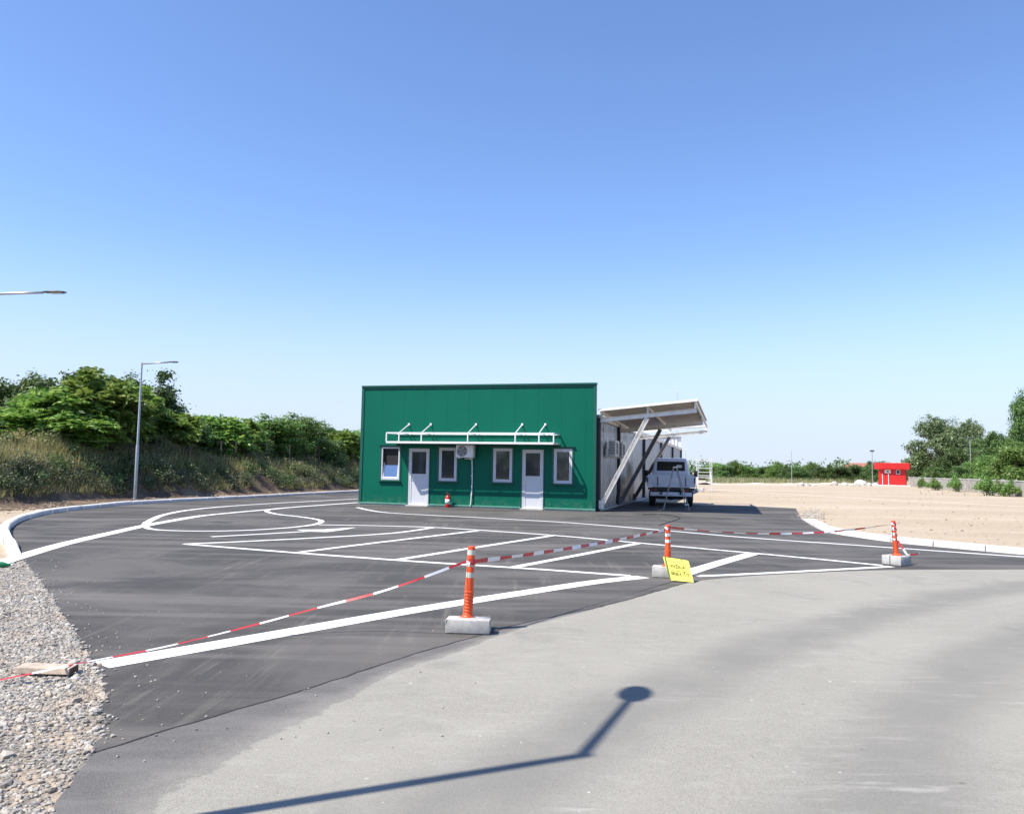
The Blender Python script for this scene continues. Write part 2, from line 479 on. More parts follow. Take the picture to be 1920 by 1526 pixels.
sun = bpy.data.lights.new('sun', 'SUN'); sun.energy = 5.0; sun.angle = R(.5); sun.color = (1, .93, .83)
so = bpy.data.objects.new('sun', sun); COL.objects.link(so); so.rotation_euler = SUN_DIR.to_track_quat('-Z', 'Y').to_euler()
so.location = (-30, -15, 40)

cam = bpy.data.cameras.new('camera'); cam.lens = F / 1920 * 36; cam.sensor_width = 36; cam.sensor_fit = 'HORIZONTAL'
cam.clip_end = 6000; cam.clip_start = .05
co = bpy.data.objects.new('camera', cam); COL.objects.link(co); S.camera = co
rt = ray(CX + 1, CY) - ray(CX, CY); upv = ray(CX, CY - 1) - ray(CX, CY); fw = ray(CX, CY)
Mc = Matrix((rt.normalized(), upv.normalized(), -fw.normalized())).transposed().to_4x4(); Mc.translation = (0, 0, H)
co.matrix_world = Mc
S.view_settings.view_transform = 'Standard'; S.view_settings.look = 'None'
S.view_settings.exposure = .68; S.view_settings.gamma = 1
S.cycles.max_bounces = 6; S.cycles.transparent_max_bounces = 8

# ------------------------------------------------------------------ ground
def grid_mesh(name, x0, x1, y0, y1, nx, ny, z, mat):
    mb = MB()
    for j in range(ny + 1):
        for i in range(nx + 1):
            mb.v.append((x0 + (x1 - x0) * i / nx, y0 + (y1 - y0) * j / ny, z))
    for j in range(ny):
        for i in range(nx):
            a = j * (nx + 1) + i; mb.f.append((a, a + 1, a + nx + 2, a + nx + 1)); mb.mi.append(0)
    o = mb.build(name, mat); tag(o, kind='structure'); return o
grid_mesh('ground', -1500, 1500, -200, 3000, 4, 4, 0., M['dirt'])

V3 = lambda x, y: Vector((x, y, 0))
crack_px = [(170, 1417), (281, 1381), (400, 1346), (600, 1286), (780, 1227), (915, 1189), (984, 1169), (1144.6, 1134), (1254, 1103), (1301, 1090)]
far_px = [(1301, 1090), (1400, 1081), (1530, 1074), (1680, 1069), (1920, 1068)]
crack = densify(smooth_line(Gs(crack_px), 4), .25)
farb = densify(smooth_line(Gs(far_px), 4), .4)
right_end = farb[-1] + Vector((40, -1.0, 0))
edge_px = [(170, 1417), (190, 1375), (196, 1338), (192, 1290), (180, 1255), (150, 1205), (115, 1150), (85, 1105), (62, 1075), (42, 1052)]
edge = densify(smooth_line(Gs(edge_px), 4), .12)
edge = [p + Vector((random.gauss(0, .012), random.gauss(0, .012), 0)) for p in edge]
kin_px = [(42, 1046), (25, 1020), (17, 1003), (24, 988), (52, 974), (105, 962), (180, 953), (262, 945.5), (400, 938), (520, 931.5), (600, 927), (672, 923.5)]
kin = smooth_line(Gs(kin_px), 5)
kdir = (kin[-1] - kin[-4]).normalized()
kin_ext = kin + [kin[-1] + kdir * d for d in (8, 18, 30, 45)]
kr_px = [(1503, 973.5), (1523, 986), (1550, 998), (1600, 1007), (1680, 1018), (1800, 1030), (1920, 1041)]
kr = smooth_line(Gs(kr_px), 5)
krd = (kr[-1] - kr[-4]).normalized()
kr_ext = kr + [kr[-1] + krd * d for d in (3, 8, 20, 40)]

lot = edge + kin_ext + [V3(6, 92), V3(2, 40)] + Gs([(1215, 940), (1320, 947.5), (1425, 950), (1492, 953.5)]) + kr_ext \
    + [right_end] + farb[::-1] + crack[::-1][1:-1]
sheet('car_park_asphalt', lot, .0108, M['asphalt'])
# old road: everything this side of the joint
low_px = [(170, 1417), (120, 1488), (85, 1526)]
lowe = densify(Gs(low_px), .1); lowe = [p + Vector((random.gauss(0, .012), random.gauss(0, .012), 0)) for p in lowe]
road = crack[:-1] + farb + [right_end, V3(60, -14), V3(-9, -14), V3(-3.6, 0)] + lowe[::-1][:-1]
sheet('old_road', road, .008, M['old'])
irr_px = [(255, 1590), (305, 1526), (335, 1495), (400, 1460), (447, 1422), (494, 1399), (564, 1366), (620, 1338), (681, 1300), (728, 1272), (798, 1246), (850, 1228), (915, 1204), (985, 1178)]
irr = densify(smooth_line(Gs(irr_px), 4), .03)
def wob(p, k): return math.sin(p.x * 3.1 + p.y * 2.3 + k) * .05 + math.sin(p.x * 61 + p.y * 47) * .010 +  math.sin(p.x * 9 + k) * .03 + math.sin(p.x * 23 + p.y * 11) * .018 + math.sin(p.y * 37) * .012
irr = [p + Vector((wob(p, 0) + random.gauss(0, .006), wob(p, 2) + random.gauss(0, .006), 0)) for p in irr]
def resample(pts, n):
    d = [0]
    for a, b in zip(pts[:-1], pts[1:]): d.append(d[-1] + (b - a).length)
    t = np.linspace(0, d[-1], n)
    return [Vector((np.interp(q, d, [p.x for p in pts]), np.interp(q, d, [p.y for p in pts]), 0)) for q in t]
crk = lowe[::-1] + [p for p in crack if p.x < G(1120, 1139).x][1:]
irr = smooth_line(Gs([(150, 1640)] + irr_px + [(1120, 1142)]), 4)
NA, NB = 160, 24
ra, rb = resample(crk, NA), resample(irr, NA)
mb = MB(); wear_ = []
for p, q in zip(ra, rb):
    for k in range(NB + 1):
        f_ = 1.3 * k / NB; c = p.lerp(q, f_); mb.v.append((c.x, c.y, .0093 - .0011 * k / NB)); wear_.append(f_)
for i in range(NA - 1):
    for k in range(NB):
        a = i * (NB + 1) + k; mb.f.append((a, a + 1, a + NB + 2, a + NB + 1)); mb.mi.append(0)
o = mb.build('road_edge', M['dusty']); tag(o, kind='structure')
at_ = o.data.attributes.new('wear', 'FLOAT', 'POINT'); at_.data.foreach_set('value', wear_)
bm = bmesh.new(); bm.from_mesh(o.data)
for f in bm.faces:
    f.normal_update()
    if f.normal.z < 0: f.normal_flip()
bm.to_mesh(o.data); bm.free()
mb = MB()
ribbon(mb, [p + Vector((random.gauss(0, .006), random.gauss(0, .006), 0)) for p in densify(crack, .1)], .013, .0118, .003)
tag(mb.build('asphalt_joint', M['crack']), kind='structure')
# gravel bed left of the asphalt
gl = Gs([(38, 1056), (-40, 1068), (-300, 1120)])
sheet('gravel_bed', edge + gl + [V3(-12, 8), V3(-12, 1), V3(-3.6, 0)] + lowe[::-1][:-1], .006, M['gbed'])
# pale wheel track worn across the dirt field
mb = MB()
tr = densify(smooth_line(Gs([(1290, 915), (1400, 922), (1520, 929), (1700, 939), (1920, 950), (2200, 966)]), 4), .5)
ribbon(mb, tr, .75, .004, .16)
sand = simple('pale_packed_soil', (.53, .46, .36), .95, var=.15, scale=3, dirt=((.42, .34, .25), .7))
tag(mb.build('dirt_track', sand), kind='structure')

# loose crushed stone
def stone_mesh(spots, mat, name):
    bm = bmesh.new(); bmesh.ops.create_icosphere(bm, subdivisions=1, radius=1)
    bv = np.array([v.co[:] for v in bm.verts]); bf = np.array([[v.index for v in f.verts] for f in bm.faces]); bm.free()
    n = len(spots); V = np.zeros((n, len(bv), 3))
    for i, (x, y, z, r) in enumerate(spots):
        k = bv * (1 + RNG.uniform(-.28, .28, (len(bv), 1)))
        k = k * np.array([1, RNG.uniform(.55, .95), RNG.uniform(.4, .75)]) * r
        a = RNG.uniform(0, 2 * PI); c, s_ = math.cos(a), math.sin(a)
        b = RNG.normal(0, .45); cb, sb = math.cos(b), math.sin(b)
        k = k @ np.array([[1, 0, 0], [0, cb, -sb], [0, sb, cb]]) @ np.array([[c, -s_, 0], [s_, c, 0], [0, 0, 1]])
        V[i] = k + np.array([x, y, z + r * .2])
    Fc = (bf[None] + (np.arange(n) * len(bv))[:, None, None]).reshape(-1, 3)
    me = bpy.data.meshes.new(name); me.from_pydata(V.reshape(-1, 3).tolist(), [], Fc.tolist())
    o = link(name, me, mat); tag(o, kind='stuff'); return o
def inside(p, poly):
    r = False; j = len(poly) - 1
    for i in range(len(poly)):
        a, b = poly[i], poly[j]
        if (a.y > p[1]) != (b.y > p[1]) and p[0] < (b.x - a.x) * (p[1] - a.y) / (b.y - a.y) + a.x: r = not r
        j = i
    return r
gp = edge + gl + [V3(-9, 8), V3(-7, 2.4), G(-60, 1620)] + lowe[::-1][:-1]
spots = []
while len(spots) < 50000:
    y = 2.6 + 11.0 * random.random() ** 1.6; x = random.uniform(-9, -.8)
    if x < -.70 * y - .4 or not inside((x, y), gp): continue
    bare = math.sin(x * 1.3 + 1) * math.sin(y * .8 + .5) + .4 * math.sin(y * 2.6 + x)
    if bare > .5 and random.random() < .75: continue
    r = random.choice((.006, .007, .009, .011, .014, .019)) * random.uniform(.7, 1.25)
    if random.random() < .02: r *= 1.9
    spots.append((x, y, .006, r))
for p in densify(edge, .02):                                     # strays over the asphalt edge
    if random.random() < .6: spots.append((p.x + random.gauss(-.005, .03), p.y, .012, random.uniform(.006, .022)))
for _ in range(170):
    e_ = random.choice(edge); spots.append((e_.x + abs(random.gauss(0, .28)), e_.y + random.gauss(0, .1), .012, random.uniform(.004, .013)))
for _ in range(70):
    a = G(random.uniform(200, 900), random.uniform(1060, 1420)); spots.append((a.x, a.y, .012, random.uniform(.003, .009)))
for _ in range(520):
    a = G(random.gauss(1522, 13), random.gauss(966, 5)); spots.append((a.x, a.y, .0, random.uniform(.015, .042)))
tag(stone_mesh(spots, M['stone'], 'gravel'), 'loose grey crushed stone along the asphalt edge', 'gravel')
cl = []
for _ in range(900):
    px, py = random.uniform(1330, 1990), 915 + 115 * random.random() ** 1.3
    a = G(px, py)
    if a.y < 15 or inside((a.x, a.y), lot): continue
    cl.append((a.x, a.y, 0, random.choice((.012, .016, .022, .03, .045)) * random.uniform(.6, 1.3)))
for k in range(260):
    i = random.randrange(len(kin) - 1); p = kin[i].lerp(kin[i + 1], random.random()); n = normals2d(kin)[i]
    q = p + n * random.uniform(.45, 2.2); cl.append((q.x, q.y, .08, random.uniform(.02, .07)))
clm = simple('soil_clod', (.33, .265, .19), .95, var=.3, scale=3)
tag(stone_mesh(cl, clm, 'soil_clods'), 'dry clods of soil scattered over the dirt', 'soil')

# kerbs: stones with open joints
def kerb(name, line, side, w_, h_, step):
    pts = densify(line, .12); N = normals2d(pts); mb = MB()
    L = 0; start = 0
    def stone(i0, i1):
        a = pts[i0:i1 + 1]; n = N[i0:i1 + 1]
        if len(a) < 2: return
        vs = []; fs = []
        prof = [(0, -.02), (0, h_ - .025), (.025, h_), (w_ - .02, h_ + .004), (w_, h_ - .015), (w_, -.02)]
        jz = random.gauss(0, .004); jo = random.gauss(0, .004)
        for k, (p, q) in enumerate(zip(a, n)):
            hf = min(1, .12 + .88 * (i0 + k) * .12 / 1.6)
            sh = .013 if k == 0 else (-.013 if k == len(a) - 1 else 0)
            t = (a[min(k + 1, len(a) - 1)] - a[max(k - 1, 0)]).normalized()
            for o_, z in prof:
                c = p + t * sh + q * side * (o_ + jo); vs.append((c.x, c.y, (z + jz) * hf if z > 0 else z))
        m = len(prof)
        for k in range(len(a) - 1):
            for j in range(m - 1):
                fs.append((k * m + j, k * m + j + 1, (k + 1) * m + j + 1, (k + 1) * m + j))
        fs.append(tuple(range(m))[::-1]); fs.append(tuple(range((len(a) - 1) * m, len(a) * m)))
        mb.add(vs, fs)
    for i in range(1, len(pts)):
        L += (pts[i] - pts[i - 1]).length
        if L >= step or i == len(pts) - 1: stone(start, i); start = i; L = 0
    o = mb.build(name, M['kerb']); tag(o, kind='structure')
    bm = bmesh.new(); bm.from_mesh(o.data); bmesh.ops.recalc_face_normals(bm, faces=bm.faces); bm.to_mesh(o.data); bm.free()
    return o
kerb('kerb', kin_ext, 1, .17, .13, 1.0)
kerb('kerb', kr_ext, 1, .26, .12, 1.0)

# painted lines (all on the asphalt)
def line(name, px, w_, z=.0122, sm=3, wear=.003):
    mb = MB(); p = Gs(px); p = smooth_line(p, sm) if sm else p
    ribbon(mb, densify(p, .25), w_, z, wear)
    tag(mb.build(name, M['paint']), kind='structure')
strip_px = [(-30, 1066), (40, 1044), (100, 1026), (150, 1013.5), (200, 1002), (270, 986.5), (330, 975.5), (383, 967), (456, 959.8), (500, 956), (560, 950.5), (671, 942.5)]
sp = smooth_line(Gs(strip_px), 4)
mb = MB(); q_ = densify(sp[:29], .25)
for k in range(0, len(q_) - 1, 4):
    c_ = q_[k:k + 5]
    if len(c_) > 1: c_ = [c_[0].lerp(c_[1], .035)] + c_[1:]; ribbon(mb, c_, .29, .0130 + random.uniform(0, .002), .004)
tag(mb.build('concrete_strip', M['kerb']), kind='structure')
mb = MB(); ribbon(mb, densify(sp[28:], .3), .22, .0122, .004); tag(mb.build('road_marking', M['paint']), kind='structure')
line('road_marking', [(272, 987.5), (274, 982), (281, 977), (303, 967), (339, 959), (383, 953.5), (456, 947.5), (547, 942.2), (671, 935.5)], .18, .0134)
line('road_marking', [(272, 988), (284, 993), (328, 995.8), (401, 996.5), (474, 994.5), (547, 989.5), (590, 984), (603, 978), (590, 973.6), (558, 969), (521, 964.8), (500, 959.5), (510, 954.8), (547, 951.5)], .15, .0146)
line('road_marking', [(598, 984.8), (700, 986.4), (830, 990.5), (1036, 1004.5), (1181, 1017.5), (1480, 1044.5), (1655, 1061.5)], .15, .0158)
line('road_marking', [(396, 1007), (480, 1002.5), (575, 997)], .14)
line('road_marking', [(346, 1021), (520, 1013), (700, 1003), (765, 997), (812, 989.8)], .15, .0134)
line('road_marking', [(346, 1021), (560, 1038), (780, 1054), (962, 1065.5), (1100, 1075), (1181, 1081)], .15, .0146)
line('road_marking', [(557, 1037), (700, 1019), (895, 995.8)], .15, .0134)
line('road_marking', [(745, 1050.5), (900, 1026), (1040, 1004.3)], .15, .0134)
line('road_marking', [(961, 1065), (1090, 1040.5), (1197, 1019.5)], .16, .0134)
line('road_marking', [(1270, 1081), (1340, 1059), (1410, 1039)], .26, .0134)
line('road_marking', [(670, 951.7), (690, 956.5), (728, 961.8), (820, 967), (910, 971.5), (1067, 980.5), (1254, 995.8), (1400, 1008.5), (1600, 1022.5), (1920, 1045), (2200, 1064)], .15)
line('road_marking', [(189, 1249.5), (500, 1194.5), (780, 1145), (1000, 1110), (1120, 1092), (1205, 1083)], .27, .0134, wear=.002)
line('road_marking', [(1306, 1081.5), (1400, 1077.5), (1540, 1070.5), (1671, 1063.3)], .15, .0134)
# arrow head
a0, a1 = G(575, 997), G(668, 989.6); d = (a1 - a0).normalized(); n = Vector((-d.y, d.x, 0)); m_ = a0.lerp(a1, .1)
mb = MB(); pts = [a0 - n * .1, m_ - n * .45, a0.lerp(a1, .55) - n * .3, a1, a0.lerp(a1, .4) + n * .12, m_ + n * .5, a0 + n * .1]
mb.add([(p.x, p.y, .0150) for p in pts], [tuple(range(7))])
tag(mb.build('road_marking', M['paint']), kind='structure')

# ------------------------------------------------------------------ the bank on the left
toe_px = [(-900, 985), (-300, 965), (0, 951), (100, 945), (200, 939.5), (262, 936.5), (330, 934.5), (450, 929.5), (560, 924), (672, 918)]
toe = Gs(toe_px); td = (toe[-1] - toe[-2]).normalized(); toe += [toe[-1] + td * dd for dd in (12, 30, 60)]
toe = densify(smooth_line(toe, 4), .7)
tn = normals2d(toe)
offs = [(-1.6, .0), (-.4, .05), (0, .12), (.35, .40), (.8, .8), (1.4, 1.2), (2.0, 1.55), (2.8, 1.85), (4, 2.05), (7, 2.15), (14, 2.2), (30, 2.2), (70, 2.0)]
def bz(x, y): return .12 * math.sin(x * 1.1 + y * .7) + .09 * math.sin(x * 2.3 - y * 1.7) + .05 * math.sin(y * 4.1 + x * 3)
def bank_point(i, o_):
    zz = np.interp(o_, [a for a, _ in offs], [b for _, b in offs])
    zz *= float(np.interp(toe[i].y, [30, 36, 48, 60], [1, .94, .70, .62]))
    p = toe[i] + tn[i] * o_
    return Vector((p.x, p.y, zz + (bz(p.x, p.y) * min(1, max(0, (o_ + .2) / 1.2)) if o_ > -.2 else 0)))
mb = MB()
for i in range(len(toe)):
    for o_, z in offs: mb.v.append(tuple(bank_point(i, o_)))
m_ = len(offs)
for i in range(len(toe) - 1):
    for j in range(m_ - 1):
        a = i * m_ + j; mb.f.append((a, a + m_, a + m_ + 1, a + 1)); mb.mi.append(0)
bk = mb.build('embankment', M['bank'], smooth=True); tag(bk, kind='structure')
bm = bmesh.new(); bm.from_mesh(bk.data); bmesh.ops.recalc_face_normals(bm, faces=bm.faces)
if sum(f.normal.z for f in bm.faces) < 0: bmesh.ops.reverse_faces(bm, faces=bm.faces)
bm.to_mesh(bk.data); bm.free()

# ------------------------------------------------------------------ foliage meshes
def unit(v): return v / (np.linalg.norm(v, axis=-1, keepdims=True) + 1e-9)
def quads_from(P, D, Nn, L, Wd, tip=.55):
    """leaf rhombs: base P, direction D, normal N"""
    D = unit(D); Sd = unit(np.cross(D, Nn))
    L = L[:, None]; Wd = Wd[:, None]
    a = P; b = P + D * L * tip + Sd * Wd / 2; c = P + D * L; d_ = P + D * L * tip - Sd * Wd / 2
    V = np.stack([a, b, c, d_], 1).reshape(-1, 3)
    Fq = np.arange(len(V)).reshape(-1, 4)
    return V, Fq
def leaf_mesh(name, V, Fq):
    me = bpy.data.meshes.new(name); me.from_pydata(V.tolist(), [], Fq.tolist()); return me
def broad_crown(name, blobs, nclump, nleaf, L, seed, up=.55, sig=.16):
    """blobs: (x,y,z,rx,ry,rz) ; clumps of leaves in their outer shell"""
    g = np.random.default_rng(seed); Ps = []; Ds = []; Ns = []
    vol = np.array([b[3] * b[4] * b[5] for b in blobs]) ** .7; vol = vol / vol.sum()
    for k in range(nclump):
        b = blobs[g.choice(len(blobs), p=vol)]
        d = unit(g.normal(size=3)); r = .45 + .6 * g.random() ** .6
        
        c = np.array(b[:3]) + d * r * np.array(b[3:])
        n = int(nleaf * g.uniform(.5, 1.5))
        sg = sig * g.uniform(.6, 1.35)
        p = c + g.normal(size=(n, 3)) * sg * np.array([1, 1, .75])
        o = unit(d + np.array([0, 0, up]) + g.normal(size=(n, 3)) * .75)
        Ps.append(p); Ds.append(unit(np.cross(o, g.normal(size=(n, 3)))) + np.array([0, 0, -.25])); Ns.append(o)
    P = np.concatenate(Ps); D = np.concatenate(Ds); N_ = np.concatenate(Ns)
    ln = L * g.uniform(.6, 1.4, len(P))
    return leaf_mesh(name, *quads_from(P, D, N_, ln, ln * .62))
def pinnate(g, p, d, L, droop, W):
    """one feathery leaf: arching stalk with paired leaflets"""
    n = 9; ts = np.linspace(.18, 1, n); d = unit(d); sd = unit(np.cross(d, [0, 0, 1.]) + 1e-6); u0 = np.cross(sd, d); ro = g.normal(0, .75); sd = sd * math.cos(ro) + u0 * math.sin(ro)
    P = []; D = []; Nn = []; Ls = []
    nup = unit(np.cross(sd, d))
    for t in ts:
        c = p + d * L * t + np.array([0, 0, -droop * L * t * t])
        tang = unit(d + np.array([0, 0, -2 * droop * t]))
        for s_ in (-1, 1):
            dd = sd * s_ * .9 + tang * .55 + np.array([0, 0, -.5])
            P.append(c); D.append(dd); Nn.append(nup + .45 * g.normal(size=3)); Ls.append(W * (1.15 - .5 * abs(t - .45)))
    return P, D, Nn, Ls
def sumac_crown(name, blobs, ntip, seed, L=.72, W=.25):
    g = np.random.default_rng(seed); P = []; D = []; Nn = []; Ls = []
    vol = np.array([b[3] * b[4] * b[5] for b in blobs]) ** .7; vol = vol / vol.sum()
    for k in range(ntip):
        b = blobs[g.choice(len(blobs), p=vol)]
        d = unit(g.normal(size=3) + np.array([0, 0, .35])); r = .45 + .6 * g.random() ** .55
        c = np.array(b[:3]) + d * r * np.array(b[3:])
        for q in range(g.integers(6, 10)):
            a = 2 * PI * g.random()
            dd = unit(unit(g.normal(size=3)) * .9 + d * .7 + np.array([0, 0, .7]))
            x = pinnate(g, c, dd, L * g.uniform(.65, 1.2), g.uniform(.12, .6), W)
            P += x[0]; D += x[1]; Nn += x[2]; Ls += x[3]
    Ls = np.array(Ls)
    return leaf_mesh(name, *quads_from(np.array(P), np.array(D), np.array(Nn), Ls, Ls * .36, .4))
def blobset(seed, n, hw, z0, z1, r):
    g = np.random.default_rng(seed); out = []
    for k in range(n):
        t = (k + .5) / n; a = g.uniform(0, 2 * PI)
        z = z0 + (z1 - z0) * t; wd = hw * math.sin(PI * (.18 + .74 * t)) * g.uniform(.55, 1)
        rr = r * g.uniform(.6, 1.25)
        out.append((wd * math.cos(a), wd * math.sin(a), z, rr, rr, rr * .8))
    for k in range(max(4, n // 3)):      # upright shoots above the crown
        b = out[int(g.integers(n // 3, n))]; out.append((b[0] * 1.05, b[1] * 1.05, b[2] + r * g.uniform(.55, .95), r * .3, r * .3, r * .62))
    return out
def limbs(mb, blobs, h0, r0, n=5):
    top = max(b[2] for b in blobs)
    mb.tube([(0, 0, -.4), (.03, .02, h0 * .5), (0, -.03, h0), (.05, .05, (h0 + top) / 2), (0, 0, top * .92)], [r0 * 1.35, r0 * 1.05, r0 * .9, r0 * .5, r0 * .15], 8)
    for b in blobs:
        z = h0 * .75 + .25 * b[2]
        mb.tube([(0, 0, z), (b[0] * .45, b[1] * .45, (z + b[2]) / 2 + .1), (b[0] * .9, b[1] * .9, b[2])], [r0 * .5, r0 * .33, r0 * .1], 6)
PROTO = {}
def proto(key, name, label, cat, crown_me, leaf, blobs, h0, r0, bark='bark'):
    t = thing(name, label, cat, (0, -300, 0))
    mb = MB(); limbs(mb, blobs, h0, r0); mb.build('trunk', M[bark], t, smooth=True)
    link('crown', crown_me, M[leaf], t)
    PROTO[key] = [t, False]
for k in range(3):   # sumac-like trees, 3.4 m high
    bl = blobset(20 + k, 9, 1.25, .7, 2.75, .62)
    proto('S%d' % k, 'sumac_tree', '-', 'tree', sumac_crown('crown', bl, 105, 30 + k), 'leafA', bl, 1.0, .05)
for k in range(3):   # bushy broadleaf, 4 m high
    bl = blobset(40 + k, 13, 1.5, .55, 3.3, .75)
    proto('B%d' % k, 'bushy_tree', '-', 'tree', broad_crown('crown', bl, 460, 38, .135, 50 + k), ('leafB', 'leafD', 'leafB')[k], bl, 1.0, .07)
for k in range(2):   # large rounded grey-green, 10 m high
    bl = blobset(60 + k, 24, 3.7, 1.6, 8.4, 1.55)
    proto('G%d' % k, 'large_tree', '-', 'tree', broad_crown('crown', bl, 900, 46, .25, 70 + k, sig=.30), ('leafC', 'leafB')[k], bl, 2.6, .2, 'paleb')
bl = blobset(90, 7, .45, .25, 1.0, .35)
proto('W0', 'wall_shrub', '-', 'shrub', broad_crown('crown', bl, 120, 26, .10, 91, sig=.1), 'leafD', bl, .3, .02)

def plant(key, px, ytop, Y, width_m, zb, label, group, rz=None, cat=None, name=None, base_h=None):
    t, used = PROTO[key]
    p = atY(px, ytop, Y)
    nat_h = {'S': 3.5, 'B': 4.15, 'G': 10.0, 'W': 1.4}[key[0]]; nat_w = {'S': 3.9, 'B': 4.3, 'G': 9.6, 'W': 1.5}[key[0]]
    sz = (p.z - zb) / nat_h; sx = width_m / nat_w
    loc = (p.x, p.y, zb); rz = random.uniform(0, 2 * PI) if rz is None else rz
    if used: o = copy_tree(t, loc, rz, (sx, sx, sz), label, group)
    else:
        o = t; PROTO[key][1] = True
        o.location = loc; o.rotation_euler = (0, 0, rz); o.scale = (sx, sx, sz); tag(o, label, group=group)
    return o
gL = 'trees on the bank'
for a in [
    ('B0', 8, 698, 40, 5.1, 'dark bushy tree at the left edge of the photo above dry grass'),
    ('B2', 92, 684, 41, 5.6, 'dark tree whose top rises behind the bright sumac, left of the tallest crown'),
    ('B0', 205, 690, 42, 6.0, 'tall dark tree directly left of the near street lamp pole top'),
    ('B2', 262, 684, 41, 5.1, 'dark tree crossed by the near street lamp pole, tallest on the bank'),
    ('B0', 300, 745, 42, 4.3, 'dark tree just right of the near street lamp pole, sloping down to lower crowns'),
    ('S0', 95, 722, 32.5, 4.7, 'large bright green sumac with drooping feathery leaves above yellow grass'),
    ('S1', 178, 700, 34, 4.9, 'yellow green sumac, tallest of the feathery ones in front of dark trees'),
    ('S2', 250, 722, 36, 4.0, 'feathery sumac leaning out behind the near street lamp pole'),
    ('S1', 18, 775, 31.5, 4.0, 'shaded sumac at the left edge of the photo below the dark crown'),
    ('S2', 140, 778, 32, 3.9, 'lower feathery sumac spreading over the fence between taller sumacs'),
    ('S0', 322, 770, 38, 3.6, 'feathery sumac right of the near street lamp with pale fronds'),
    ('B1', 362, 778, 40.5, 3.8, 'pale leafy tree above the slanted fence brace'),
    ('S2', 412, 782, 42, 3.6, 'feathery tree with a dark hollow under its crown'),
    ('S1', 452, 790, 44, 3.8, 'sumac between the hollow crowned tree and the fresh green pair'),
    ('B1', 508, 778, 47, 5.6, 'fresh green finely leaved tree with the highest top before the green building'),
    ('B1', 556, 776, 50, 5.8, 'broad fresh green tree standing right of the highest fresh green top'),
    ('B0', 604, 788, 53, 4.8, 'dark green tree left of the last trees before the green building'),
    ('S0', 640, 803, 56, 4.4, 'feathery light green tree beside the green building edge'),
    ('B1', 672, 806, 59, 5.4, 'light green tree partly hidden behind the green building corner'),
    ('B2', 340, 790, 50, 6.5, 'dark tree behind the sumac and the pale leafy tree'),
    ('B0', 430, 795, 55, 7.2, 'dark tree filling the gap behind the hollow crowned tree'),
    ('B2', 575, 800, 62, 7.8, 'dark tree behind the fresh green pair'),
    ('B2', 655, 815, 70, 7.9, 'dark tree far back beside the green building edge'),
    ('B2', 60, 770, 37, 5.2, 'dark tree in the shade behind the large bright sumac'),
    ('B0', 160, 765, 38, 5.7, 'dark tree in the shade behind the yellow green sumac'),
    ('B2', 245, 790, 39, 5.3, 'dark low tree behind the near street lamp pole'),
]:
    plant(*a[:5], float(np.interp(a[3] - 5, [30, 36, 48, 60], [1, .94, .70, .62])) * 2.1 - .1, a[5], gL)
# far tree line
gF = 'trees beyond the dirt field'
far = [(1322, 872, 'B2'), (1342, 866, 'B1'), (1362, 868, 'B0'), (1379, 861, 'B1'), (1402, 872, 'B1'), (1428, 871, 'B0'), (1456, 864, 'B1'), (1476, 870, 'B2'),
       (1500, 871, 'B0'), (1519, 864, 'B1'), (1541, 868, 'B2'), (1572, 870, 'B0'), (1599, 867, 'B0'), (1633, 861, 'B2'), (1657, 860, 'B0'), (1680, 868, 'B2')]
farl = ['tree in the far treeline just right of the white pickup cab', 'tree seen through the white scaffold frame beyond the dirt field', 'low tree right of the scaffold in the far treeline',
        'pointed tree, highest in the far treeline right of the scaffold', 'low rounded tree in the dip of the far treeline right of its highest top', 'flat topped tree in the far treeline between two higher ones',
        'rounded far tree left of the slim pole in the dirt field', 'far tree directly behind the slim pole in the dirt field', 'low far tree right of the slim pole', 'higher rounded far tree above the pale rubble',
        'dark far tree left of the big round white boulder', 'far tree above the big round white boulder', 'dark small tree left of the distant red roofed house', 'dark tree behind the lamp post beside the red kiosk',
        'dark tree top showing above the red kiosk roof', 'dark tree between the red kiosk and the large grey green tree']
for (px, yt, k), lb in zip(far, farl):
    plant(k, px, yt + 1, random.uniform(134, 146), random.uniform(4.6, 6.4), -.1, lb, gF)
gR = 'trees on the right beyond the concrete wall'
for a in [
    ('G0', 1756, 779, 122, 10.5, 'big rounded grey green tree right of the red kiosk'),
    ('G0', 1815, 785, 126, 8.5, 'grey green tree with a separate pointed top right of the biggest round one'),
    ('G1', 1862, 806, 116, 8.0, 'dark green tree below the tallest tree at the right edge'),
    ('G1', 1936, 722, 132, 8.4, 'tallest tree, its crown cut by the right edge of the photo'),
    ('G1', 1800, 838, 112, 7.0, 'low dark tree under the pointed grey green tree behind the wall'),
    ('B1', 1905, 825, 84, 7.5, 'bright green bushy tree behind the wall at the right edge'),
    ('B1', 1862, 850, 92, 6.0, 'bright green bush behind the middle of the concrete wall'),
    ('B0', 1800, 868, 100, 6.0, 'low green bush behind the wall under the pointed tree'),
    ('B1', 1835, 858, 96, 5.5, 'low bright bush behind the wall between two greener ones'),
    ('B2', 1722, 848, 124, 5.0, 'dark thicket beside the red kiosk at the foot of the big round tree'),
    ('B2', 1760, 868, 112, 6.0, 'low dark bush at the near end of the wall below the big round tree'),
]:
    plant(*a[:5], -.1, a[5], gR)
# far woodland mass behind everything
mbV = []; 
bl = []
for k in range(70):
    x = -75 + k * 3.4; bl.append((x + random.uniform(-1, 1), 176 + random.uniform(-6, 6), 1.5 + random.uniform(0, .8), 3.2, 2.5, random.uniform(1.6, 2.6)))
o = link('woodland', broad_crown('woodland', bl, 1500, 26, .5, 5, sig=.55), M['leafB']); tag(o, 'low woodland along the horizon behind the far trees', 'woodland', kind='stuff')

